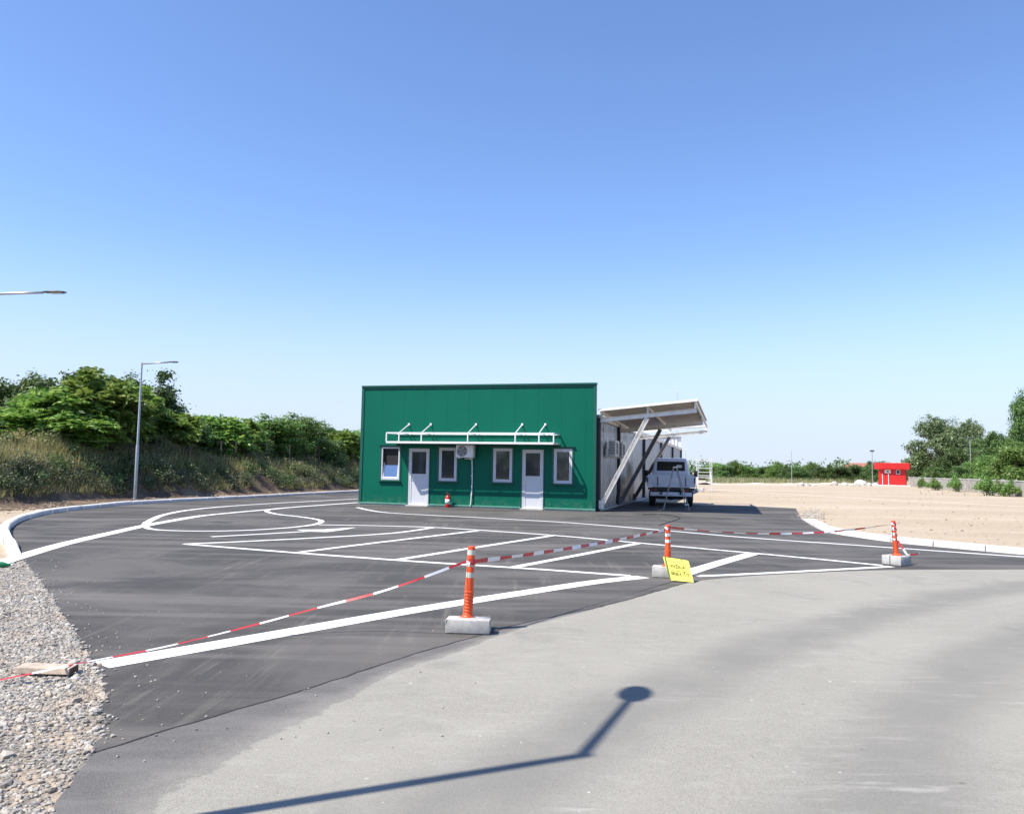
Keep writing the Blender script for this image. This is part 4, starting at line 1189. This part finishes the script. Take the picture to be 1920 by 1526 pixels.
mb = MB(); mb.prism([(-.585, 1.535), (.585, 1.535), (.57, 1.88), (-.57, 1.88)], 2.346, 2.36, 'y'); mb.build('rear_window', M['truckglass'], cab)
mb = MB(); mb.box((.36, 2.342, 1.70), (.24, .006, .12), .002); mb.build('paper_in_window', M['lab'], cab)
for s_ in (-1, 1):
    mb = MB(); mb.add([(s_ * .852, 2.95, 1.32), (s_ * .855, 4.1, 1.32), (s_ * .735, 3.85, 1.9), (s_ * .735, 2.95, 1.93)], [(0, 1, 2, 3)]); mb.build('side_window', M['truckglass'], cab)
    mb = MB(); mb.beam((s_ * .85, 4.0, 1.42), (s_ * 1.08, 3.92, 1.45), .03, .03); mb.box((s_ * 1.14, 3.9, 1.38), (.17, .08, .28), .03); mb.build('wing_mirror', M['black'], TK_, auto=True)
mb = MB(); mb.add([(-.66, 3.98, 1.93), (.66, 3.98, 1.93), (.76, 4.53, 1.36), (-.76, 4.53, 1.36)], [(0, 1, 2, 3)]); mb.build('windscreen', M['truckglass'], cab)

# step ladder behind the truck
lf_, rf_, tpx = G(1243.7, 957.5), G(1293, 958.4), atY(1266, 877, 30.6)
t = thing('step_ladder', 'aluminium step ladder standing open behind the pickup truck', 'ladder', (lf_ + rf_) / 2)
o0 = (lf_ + rf_) / 2; a = lf_ - o0; b = rf_ - o0; c = tpx - o0
mb = MB()
for p, s_ in ((a, -1), (b, 1)): mb = MB(); mb.beam(p + Vector((0, 0, .014)), c + Vector((s_ * .06, 0, 0)), .024, .04); mb.build('front_rail', M['ladder'], t)
mb = MB()
for k in range(1, 6):
    f_ = k / 6.3; p = a.lerp(c + Vector((-.06, 0, 0)), f_); q = b.lerp(c + Vector((.06, 0, 0)), f_)
    if k < 4: continue
    mb = MB(); mb.beam(p, q, .06, .016); mb.build('step', M['ladder'], t)
mb = MB(); back = Vector((0, .3, 0))
for p, s_ in ((a * .9, -1), (b * .9, 1)): mb = MB(); mb.beam(p + back + Vector((0, 0, .014)), c + Vector((s_ * .05, .04, 0)), .02, .03); mb.build('rear_leg', M['ladder'], t)
mb = MB(); mb.box(c + Vector((0, .03, .02)), (.17, .12, .05), .01); mb.build('top_platform', M['steel'], t)
mb = MB(); q = b.lerp(c, .15); mb.box(q + Vector((-.03, -.03, 0)), (.16, .03, .05), .008); mb.build('foot_clamp', M['lab'], t)

# scaffold
bs = G(1321, 922); Ysc = bs.y
hz = 2.6
t = thing('scaffold_frame', 'white tube scaffold frame in the dirt field right of the truck', 'scaffold', bs, R(-8))
for y in (-.35, .9):
    mb = MB()
    for x in (-.5, .5): mb.tube([(x, y, 0), (x, y, hz)], .026, 8)
    for z in (.7, 1.05, 1.2, 1.45, 1.75, 2.3): mb.tube([(-.5, y, z), (.5, y, z)], .022, 8)
    mb.build('end_frame', M['white'], t)
mb = MB()
for x in (-.5, .5):
    mb = MB(); mb.tube([(x, -.35, .9), (x, .9, .9)], .022, 8); mb.build('side_rail', M['white'], t); mb = MB(); mb.tube([(x, -.35, .3), (x, .9, 1.6)], .02, 8); mb.build('cross_brace', M['white'], t)
mb = MB()
for x in (-.5, .5):
    for y in (-.35, .9): mb = MB(); mb.box((x, y, .02), (.14, .14, .04)); mb.build('base_plate', M['galv'], t)
# black cable on the ground
c_ = smooth_line(Gs([(1236, 986), (1258, 979), (1275, 972.5), (1262, 968), (1232, 965), (1205, 966)]), 6)
t = tag(MB().tube([(p.x, p.y, .024) for p in c_], .009, 6).build('cable', M['black'], smooth=True), 'thin black cable bent on the asphalt in front of the truck', 'cable')

# ------------------------------------------------------------------ street lamps
PH = 5.4
def lamp(arm):
    t = thing('street_lamp', '-', 'street lamp', (0, 0, 0), 0, 'street lamps round the car park')
    mb = MB(); mb.lathe([(.10, 0), (.10, .03), (.075, .04), (.072, 2.1), (.052, 2.14), (.042, PH - .03), (.03, PH)], 14); mb.build('pole', M['galv'], t, auto=True)
    mb = MB(); mb.tube([(0, 0, PH - .06), (arm * .5, 0, PH - .03), (arm - .3, 0, PH - .01)], [.034, .03, .028], 10); mb.build('arm', M['galv'], t, smooth=True)
    hd = MB(); pr = []
    bm = bmesh.new(); bmesh.ops.create_uvsphere(bm, u_segments=20, v_segments=10, radius=1)
    bmesh.ops.scale(bm, vec=(.30, .115, .035), verts=bm.verts)
    for v in bm.verts:
        if v.co.z < -.018: v.co.z = -.018
    hd.bm(bm, Matrix.Translation((arm - .02, 0, PH + .0))); h_ = hd.build('lamp_head', M['lampgrey'], t, smooth=True)
    mb = MB(); mb.box((arm + .03, 0, PH - .022), (.3, .14, .01)); mb.build('diffuser', M['lens'], h_)
    mb = MB(); mb.box((0, 0, .012), (.26, .26, .024)); 
    for x in (-.1, .1):
        for y in (-.1, .1): mb.lathe([(.014, .024), (.014, .05)], 6, (x, y, 0))
    mb.build('base_plate', M['galv'], t); return t
lp = lamp(1.85)
b_ = G(252.5, 938); lp.location = (b_.x, b_.y, .05); lp.rotation_euler = (R(0), R(0), R(-9))
lp.scale = (.74, 1, 1)
lp['label'] = 'whole grey street lamp standing behind the kerb in front of the trees'
tip = atY(128, 550, 18.8)
copy_tree(lp, (tip.x - 2.1, 18.8, tip.z - PH), R(-3), (1, 1, 1), 'street lamp whose arm and head reach in from the left edge of the photo')
ks = G(1106, 1416); kd = Vector((math.cos(SUN_AZ), math.sin(SUN_AZ), 0)) / math.tan(SUN_EL)
ad = (G(1192, 1302) - ks); sl3 = copy_tree(lp, ks - kd * (PH), math.atan2(ad.y, ad.x), None, 'street lamp outside the photo whose shadow falls on the old road')
sl3.scale = (ad.length / 1.83, 1, 1)

# distant posts
def far_pole(px, yt, yb, label, head, r=.05, Y=None):
    g_ = G(px, yb); Y = Y or g_.y; p = atY(px, yt, Y)
    t = thing('distant_pole', label, 'pole', (p.x, Y, 0), 0, None)
    mb = MB(); mb.tube([(0, 0, 0), (0, 0, p.z)], [r, r * .6], 8); mb.build('pole', M['galv'], t)
    mb = MB()
    if head: mb.box((.0, 0, p.z + .05), (.55, .3, .22), .04)
    else: mb.tube([(0, 0, p.z), (0, 0, p.z + .4)], .02, 6)
    mb.build('pole_head', M['lampgrey'] if head else M['galv'], t)
far_pole(1484, 848, 911, 'slim bare pole standing in the dirt field before the far treeline', False, .05, 112)
far_pole(1635, 846, 905, 'lamp post with a small head beside the red kiosk', True, .07, 116)
far_pole(1818.5, 822, 900, 'small lamp post in front of the grey green trees behind the wall', True, .06, 96)

# fence along the bank
fp = [(164, 851, 808), (200, 855, 812), (236, 850, 818), (298, 852, 815), (355, 866, 818), (405.6, 858, 826), (451, 860, 826), (497, 862, 830), (548, 866, 834), (600, 872, 838), (629, 877, 846), (657, 880, 852)]
FT = thing('wire_fence', 'dark post and wire fence along the top of the bank', 'fence', (0, 0, 0))
tops = []
for k, (px, yb, yt) in enumerate(fp):
    i = min(range(len(toe)), key=lambda q: abs((toe[q] + tn[q] * 2.0).x / (toe[q] + tn[q] * 2.0).y - ray(px, yb).x / ray(px, yb).y) + (100 if (toe[q]).y > 70 else 0))
    q = bank_point(i, 2.0); tz = atY(px, yt, q.y).z
    mb = MB(); mb.beam((q.x, q.y, q.z - .3), (q.x + random.gauss(0, .03), q.y, max(tz, q.z + .9)), .07, .07, up=(0, 1, 0)); mb.build('post', M['fpost'], FT)
    tops.append((q.x, q.y, max(tz, q.z + .9)))
    if k == 4:
        mb = MB(); mb.beam((q.x, q.y, tz - .3), (q.x - .7, q.y + .2, q.z - .1), .06, .06, up=(0, 1, 0)); mb.build('brace', M['fpost'], FT)
mb = MB()
for dz in (.1, .45, .8):
    mb = MB(); mb.tube([(x, y, z - dz) for x, y, z in tops], .006, 4); mb.build('wire', M['fpost'], FT)

# ------------------------------------------------------------------ barrier posts, tape, sign
def tape_post(loc, rz, lean, label, bands, kind, k):
    t = thing('barrier_post', label, 'post', loc, rz, 'orange barrier posts on concrete blocks')
    mb = MB()
    if kind == 1:
        mb.box((.02, -.10, .062), (.40, .14, .12), .008); mb.build('concrete_block', M['block'], t, auto=True)
        mb = MB(); mb.box((-.005, .075, .05), (.40, .20, .095), .018); mb.build('concrete_block', M['block'], t, auto=True)
        zb = .10
    elif kind == 2:
        mb.box((-.02, 0, .075), (.38, .26, .145), .008); mb.build('concrete_block', M['block'], t, auto=True); zb = .147
    else:
        mb.box((0, 0, .078), (.28, .35, .15), .008, M=Matrix.Rotation(R(33), 4, 'Z')); mb.build('concrete_block', M['block'], t, auto=True); zb = .153
    Ml = Matrix.Translation((0, 0, zb)) @ Matrix.Rotation(lean, 4, 'Y') @ Matrix.Diagonal((1, 1, k, 1))
    mb = MB(); pr = [(.085, 0), (.08, .015), (.055, .03)]
    z = .045
    while z < .26: pr += [(.0455, z), (.0455, z + .012), (.041, z + .017), (.041, z + .024)]; z += .03
    pr += [(.041, z), (.0365, .42), (.036, .68), (.033, .695), (.02, .70)]
    mb.lathe(pr, 24); mb.v = [tuple(Ml @ Vector(v)) for v in mb.v]; mb.build('post_body', M['orange'], t, auto=True)
    for z0, z1 in ((.615, .665), (.505, .555), (.40, .45)):
        rb = .0378
        mb = MB(); mb.lathe([(rb, z0), (rb, z1)], 24); mb.f = mb.f[:-2]; mb.mi = mb.mi[:-2]; mb.v = [tuple(Ml @ Vector(v)) for v in mb.v]; mb.build('reflective_band', bands, t, smooth=True)
    return t, lambda z: Vector(loc) + (Matrix.Rotation(rz, 3, 'Z') @ (Ml @ Vector((0, 0, z))))
p1 = G(876, 1184); p1.z = .014
P1, f1 = tape_post(p1, R(-4), R(2.2), 'largest barrier post with silver bands on a double concrete block, nearest the camera', M['reflect'], 1, .95)
p2 = G(1252, 1083); p2.z = .014
P2, f2 = tape_post(p2, R(-14), R(.0), 'middle barrier post with white bands behind the yellow sign', M['reflectw'], 2, .83)
p3 = G(1681, 1060); p3.z = .014
P3, f3 = tape_post(p3, R(-3), R(-4.5), 'leaning barrier post wound with tape at the tip of the white lines', M['reflectw'], 3, .82)

def tape(name, pts, width, label, period, twist=None, phase=0):
    """striped band standing on edge, pts = centre line; twist(s) = turn about the line"""
    dist = [0]
    for a, b in zip(pts[:-1], pts[1:]): dist.append(dist[-1] + (b - a).length)
    tot = dist[-1]; n = int(tot / (period / 8)); vs = []; fs = []; mi = []
    def at(s):
        for i in range(len(pts) - 1):
            if dist[i + 1] >= s: return pts[i].lerp(pts[i + 1], (s - dist[i]) / max(1e-6, dist[i + 1] - dist[i]))
        return pts[-1]
    for k in range(n + 1):
        s = tot * k / n; p = at(s); q = at(min(tot, s + .02)); r_ = at(max(0, s - .02)); d_ = (q - r_).normalized()
        sd = d_.cross(Vector((0, 0, 1))).normalized(); up = sd.cross(d_).normalized()
        a_ = twist(s) if twist else 0; w_ = up * math.cos(a_) + sd * math.sin(a_)
        fold = .85 + .15 * math.sin(s * 7)
        vs += [p - w_ * width / 2 * fold, p + w_ * width / 2 * fold]
        if k < n: fs.append((2 * k, 2 * k + 2, 2 * k + 3, 2 * k + 1)); mi.append(int(((s + phase) % period) > period / 2))
    mb = MB(); mb.v = [tuple(v) for v in vs]; mb.f = fs; mb.mi = mi
    o = mb.build(name, [M['tapered'], M['tapew']]); tag(o, label, 'tape', 'red and white barrier tape'); return o
def sag(a, b, s_, n=24): return [a.lerp(b, i / n) + Vector((0, 0, -4 * s_ * (i / n) * (1 - i / n))) for i in range(n + 1)]
h1 = f1(.555); h2 = f2(.655); h3 = f3(.63)
c1, c2, c3 = Vector((-.04, -.025, 0)), Vector((.04, -.02, 0)), Vector((0, -.045, 0))
run = [(780, 1087, .50), (700, 1113, .36), (600, 1138, .24), (500, 1165, .145), (400, 1190.5, .08), (300, 1214, .045), (190, 1235, .035), (130, 1246.5, .085), (70, 1260, .085), (0, 1274, .05), (-160, 1312, .04)]
ln_ = [h1 + c1] + [G(*q) for q in run]
tape('barrier_tape', smooth_line(ln_, 4), .023, 'barrier tape sagging from the nearest post down to the plank on the gravel', .50, lambda s: .35 + .95 * min(1, max(0, s - .8) / 1.5), .1)
tape('barrier_tape', sag(h1 + c2, h2 + Vector((-.04, -.03, -.03)), .03), .041, 'barrier tape stretched between the nearest post and the post behind the yellow sign', .42, lambda s: .25 * math.sin(s * 2))
tape('barrier_tape', sag(h2 + Vector((.045, -.02, .0)), h3 + Vector((-.04, -.02, 0)), .12), .032, 'barrier tape sagging between the yellow sign post and the leaning post', .46, lambda s: .8 * math.sin(s * 1.7) + .3)
# knots and the ends wound round the posts
def wind(fn, z0, z1, turns, r, label, col=0):
    pts = []
    for k in range(int(turns * 14) + 1):
        f_ = k / (turns * 14); a_ = f_ * turns * 2 * PI - 2; z = z0 + (z1 - z0) * f_
        pts.append(fn(z) + Vector((math.cos(a_) * r, math.sin(a_) * r, 0)))
    return tape('barrier_tape', pts, .035, label, .3, None)
wind(f1, .565, .525, 1.6, .046, 'tape knotted round the nearest barrier post')
wind(f2, .66, .63, 1.6, .046, 'tape knotted round the barrier post behind the yellow sign')
wind(f3, .66, .30, 3.2, .046, 'tape wound several times down the leaning barrier post')
q = f3(.0); tape('barrier_tape', [f3(.30) + Vector((.045, -.01, 0)), q + Vector((.08, -.06, .12)), q + Vector((.13, -.1, .02)), q + Vector((.30, -.08, .03)), q + Vector((.36, -.05, .06))], .03, 'loose tape end hanging over the block of the leaning post', .3)

# yellow sign leaning on the middle block
bl_, br_ = G(1255.6, 1087.5, .035), G(1300.7, 1091.8, .015)
tl_, tr2 = atY(1242.8, 1043.7, bl_.y + .14), atY(1290.5, 1050.5, br_.y + .14)
t = thing('warning_sign', 'yellow hand lettered board leaning on the concrete block of the middle post', 'sign', bl_, 0)
def on_board(u, v):     # u right, v down, both 0..1
    return (tl_.lerp(tr2, u)).lerp(bl_.lerp(br_, u), v) - bl_
nrm = ((tr2 - tl_).cross(bl_ - tl_)).normalized()
if nrm.y > 0: nrm = -nrm
out = [(0, 0), (.69, .0), (.715, .2), (.735, .0), (.97, .02), (1, .06), (1, 1), (0, 1)]
mb = MB(); th = .006
f_ = [on_board(*q) for q in out]; n_ = len(out)
bm = bmesh.new(); va = [bm.verts.new(p + nrm * th) for p in f_]; vb = [bm.verts.new(p) for p in f_]
bm.faces.new(va); bm.faces.new(vb[::-1])
for k in range(n_): bm.faces.new((va[k], vb[k], vb[(k + 1) % n_], va[(k + 1) % n_]))
bmesh.ops.recalc_face_normals(bm, faces=bm.faces); mb.bm(bm); mb.build('board', M['yellow'], t)
GL = {'P': [[(0, 0), (0, 6)], [(0, 6), (3, 5.6), (3, 3.6), (0, 3)]], 'A': [[(0, 0), (1.6, 6), (3.2, 0)], [(.7, 2.2), (2.6, 2.2)]],
      'Z': [[(0, 6), (3, 6), (0, 0), (3.2, 0)], [(.7, 8), (1.5, 7), (2.4, 8)]], 'N': [[(0, 0), (0, 6), (3, 0), (3, 6)]], 'J': [[(2.6, 6), (2.6, 1), (1.4, 0), (.2, .9)]],
      'G': [[(3, 5.2), (1.6, 6), (.1, 4.6), (.1, 1.3), (1.6, 0), (3, 1), (3, 2.8), (1.8, 2.8)]], 'R': [[(0, 0), (0, 6)], [(0, 6), (3, 5.6), (2.9, 3.6), (0, 3)], [(1.2, 3), (3.1, 0)]],
      'D': [[(0, 0), (0, 6), (2, 5.6), (3, 3.4), (2, .5), (0, 0)]], 'I': [[(1, 0), (1, 6)]], 'L': [[(0, 6), (0, 0), (2.6, 0)]],
      'S': [[(3, 5.2), (1.5, 6), (.2, 4.8), (2.8, 2), (1.6, 0), (0, .8)], [(.8, 8), (1.6, 7), (2.4, 8)]], 'T': [[(0, 6), (3.2, 6)], [(1.6, 6), (1.6, 0)]], 'E': [[(2.8, 6), (0, 6), (0, 0), (2.8, 0)], [(0, 3), (2.2, 3)]], '!': [[(.8, 6), (.8, 2)], [(.8, .6), (.8, 0)]]}
lt = MB()
def stroke(a, b, hw):
    p, q = on_board(*a), on_board(*b); d_ = (q - p)
    if d_.length < 1e-5: return
    s_ = d_.normalized().cross(nrm) * hw; e = d_.normalized() * hw * .6; o_ = nrm * (th + .002)
    lt.add([p - s_ - e + o_, q - s_ + e + o_, q + s_ + e + o_, p + s_ - e + o_], [(0, 1, 2, 3)])
def write(txt, u0, u1, v, hgt):
    adv = sum(2.7 if c in 'I!' else 4.2 for c in txt); k = (u1 - u0) / adv; x = u0
    for c in txt:
        jy = random.uniform(-.012, .012)
        for s_ in GL[c]:
            for a_, b_ in zip(s_[:-1], s_[1:]): stroke((x + a_[0] * k, v - a_[1] * hgt / 6 + jy), (x + b_[0] * k, v - b_[1] * hgt / 6 + jy), (.0030))
        x += (2.7 if c in 'I!' else 4.2) * k
write('PAZNJA!', .22, .86, .43, .13); write('GRADILISTE', .15, .92, .76, .125)
stroke((.20, .555), (.86, .575), .0022)
lt.build('lettering', M['ink'], t)

# wooden plank on the gravel, green bottle
a, b = G(38, 1258, .03), G(138, 1262, .03); d_ = b - a
t = thing('wooden_plank', 'weathered piece of wooden plank lying on the gravel under the tape', 'plank', (a + b) / 2, math.atan2(d_.y, d_.x) + R(3))
mb = MB(); mb.prism([(-.055, 0), (.06, 0), (.055, .05), (-.05, .042)], -d_.length / 2, d_.length / 2 - .01, 'x', .004); mb.build('plank', M['wood'], t)
mb = MB(); mb.prism([(-.05, .003), (.055, .003), (.05, .047), (-.045, .04)], d_.length / 2 - .01, d_.length / 2 - .004, 'x'); mb.build('cut_end', M['woodend'], t)
a = G(-4, 1059, .05)
t = thing('plastic_bottle', 'green plastic bottle lying on the gravel beside the white concrete strip', 'bottle', a, R(12))
mb = MB(); mb.lathe([(.035, -.16), (.045, -.15), (.045, .06), (.02, .13), (.016, .17)], 14); Mx = Matrix.Rotation(R(90), 4, 'Y'); mb.v = [tuple(Mx @ Vector(v)) for v in mb.v]; mb.build('bottle_body', M['greenp'], t, smooth=True)
mb = MB(); mb.lathe([(.019, .165), (.019, .185)], 12); mb.v = [tuple(Mx @ Vector(v)) for v in mb.v]; mb.build('cap', M['lab'], t)

# ------------------------------------------------------------------ kiosk, wall, rubble, house
kp = G(1674, 910.5)
K = thing('red_kiosk', 'small red kiosk with an overhanging flat roof at the far side of the field', 'kiosk', kp, R(-28))
s_ = kp.y / 114.
mb = MB(); mb.box((0, 0, 1.15), (3.4, 3.0, 2.3), .05); mb.build('wall', M['red'], K)
mb = MB(); mb.prism([(-2.3, -1.0), (-1.5, -2.0), (2.2, -2.0), (2.2, 1.9), (-2.3, 1.9)], 2.25, 3.12, 'z', .04); mb.build('roof', M['red'], K)
mb = MB(); mb.box((.75, -1.52, 1.9), (.5, .06, .62)); wf = mb.build('window', M['upvc'], K)
mb = MB(); mb.box((.75, -1.555, 1.9), (.34, .02, .46)); mb.build('pane', M['pane'], wf)
mb = MB(); mb.box((-.55, -1.53, 1.95), (.75, .05, .45)); wb = mb.build('notice_board', M['lab'], K)
mb = MB(); mb.box((-.55, -1.56, 1.95), (.3, .015, .18)); mb.build('notice_mark', M['ink'], wb)
for x in (-.45, -1.2): mb = MB(); mb.box((x, -1.53, .82), (.07, .06, 1.64)); mb.build('door_post', M['lab'], K)
mb = MB(); mb.box((-1.72, -.3, 1.05), (.05, .9, 2.0)); mb.build('door', simple('dark_red_door', (.32, .01, .012), .4), K)
mb = MB(); mb.box((-.2, -.3, .05), (5.2, 4.6, .1)); mb.build('base_slab', M['kerb'], K)

wa, wb_ = G(1705, 911.5), G(1935, 933.5)
WL = thing('concrete_wall', 'low weathered concrete panel wall right of the red kiosk', 'wall', wa, math.atan2((wb_ - wa).y, (wb_ - wa).x))
LW = (wb_ - wa).length; npan = 14; st_ = LW / npan
mb = MB()
for k in range(npan): mb = MB(); mb.box((st_ * (k + .5), 0, .58), (st_ - .22, .09, 1.14), .01); mb.build('panel', M['wallc'], WL)
mb = MB()
for k in range(npan): mb = MB(); mb.box((st_ * (k + .5), 0, 1.18), (st_ - .20, .16, .10), .01); mb.build('coping', M['block'], WL)
for k in range(npan + 1):
    mb = MB(); mb.box((st_ * k, 0, .64), (.2, .2, 1.28), .01); mb.build('post', M['wallc'], WL)

def boulder(px, py, wpx, hpx, label, seed):
    g_ = G(px, py); sc = g_.y / 1500; r = wpx * sc / 2; hz = hpx * sc
    bm = bmesh.new(); bmesh.ops.create_icosphere(bm, subdivisions=3, radius=1); g = random.Random(seed)
    ph = [g.uniform(0, 6) for _ in range(6)]
    for v in bm.verts:
        c = v.co; k = 1 + .16 * math.sin(c.x * 3 + ph[0]) + .14 * math.sin(c.y * 4 + ph[1] + c.z * 2) + .1 * math.sin(c.z * 6 + ph[2] + c.x * 5) + g.uniform(-.04, .04)
        v.co = Vector((c.x * k * r, c.y * k * r * .8, max(-.15, c.z * k) * hz * .85))
    mb = MB(); mb.bm(bm); o = mb.build('boulder', M['rock'], smooth=False); o.location = (g_.x, g_.y, hz * .1)
    tag(o, label, 'boulder', 'pale rubble at the far edge of the field'); return o
for k, a in enumerate([(1501, 911, 15, 7, 'pale boulder leftmost in the row of rubble, beside the slim pole'), (1514, 911, 11, 5, 'low pale stone second from the left in the rubble row'),
                       (1526, 911, 9, 3, 'flat pale stone right of the two leftmost rubble stones'),
                       (1563, 910, 13, 9, 'big round white boulder standing alone below the far trees'), (1583, 910, 12, 6, 'white boulder between the big round one and the rubble heap'),
                       (1606, 911, 13, 7, 'white boulder at the left of the rubble heap before the red kiosk'), (1619, 910, 12, 9, 'highest boulder in the rubble heap before the red kiosk'),
                       (1630, 911, 10, 6, 'boulder at the right of the rubble heap before the lamp post'), (1641, 910, 12, 5, 'low pale boulder touching the left side of the red kiosk base'),
                       (1612, 908, 24, 8, 'greyish slab of rubble at the back of the heap'), (1312, 922, 14, 8, 'pale stone heap beside the truck and the scaffold')]):
    boulder(*a, 100 + k)
# pile of earth edge along the far side
mb = MB(); e = densify(smooth_line(Gs([(1322, 908.5), (1400, 908.5), (1480, 909), (1560, 908.5), (1640, 909)]), 4), 1.2); N2 = normals2d(e)
for p, n in zip(e, N2):
    hh = .12 + .08 * math.sin(p.x * .9) + random.uniform(-.05, .1)
    mb.v += [(p.x - n.x * 1.2, p.y - n.y * 1.2, -.02), (p.x, p.y, max(.06, hh)), (p.x + n.x * 1.4, p.y + n.y * 1.4, -.02)]
for i in range(len(e) - 1):
    for j in range(2): mb.f.append((3 * i + j, 3 * i + 3 + j, 3 * i + 4 + j, 3 * i + 1 + j)); mb.mi.append(0)
tag(mb.build('earth_ridge', sand), kind='structure')

hp = atY(1612, 888, 185)
HS = thing('distant_house', 'white house with a red brown roof far behind the treeline left of the kiosk', 'house', (hp.x, 185, 0), R(15))
mb = MB(); mb.box((0, 0, 1.3), (6, 7, 2.6)); mb.build('wall', M['plaster'], HS)
mb = MB(); mb.prism([(-3.4, 2.55), (3.4, 2.55), (0, 4.1)], -3.8, 3.8, 'y'); mb.build('roof', M['rooft'], HS)
mb = MB(); mb.box((-1.5, -3.52, 1.5), (1, .06, 1.1)); mb.build('window', M['pane'], HS)
hp = atY(1600, 886, 160)
SH = thing('distant_shed', 'low white walled shed in the far treeline left of the kiosk', 'shed', (hp.x, 160, 0), R(5))
mb = MB(); mb.box((0, 0, .95), (4.6, 3, 1.9)); mb.build('wall', M['plaster'], SH)
mb = MB(); mb.box((0, 0, 1.96), (5.0, 3.4, .14)); mb.build('roof', M['rooft'], SH)

for key, (t, used) in PROTO.items():
    if not used:
        for ch in list(t.children): bpy.data.objects.remove(ch)
        bpy.data.objects.remove(t)
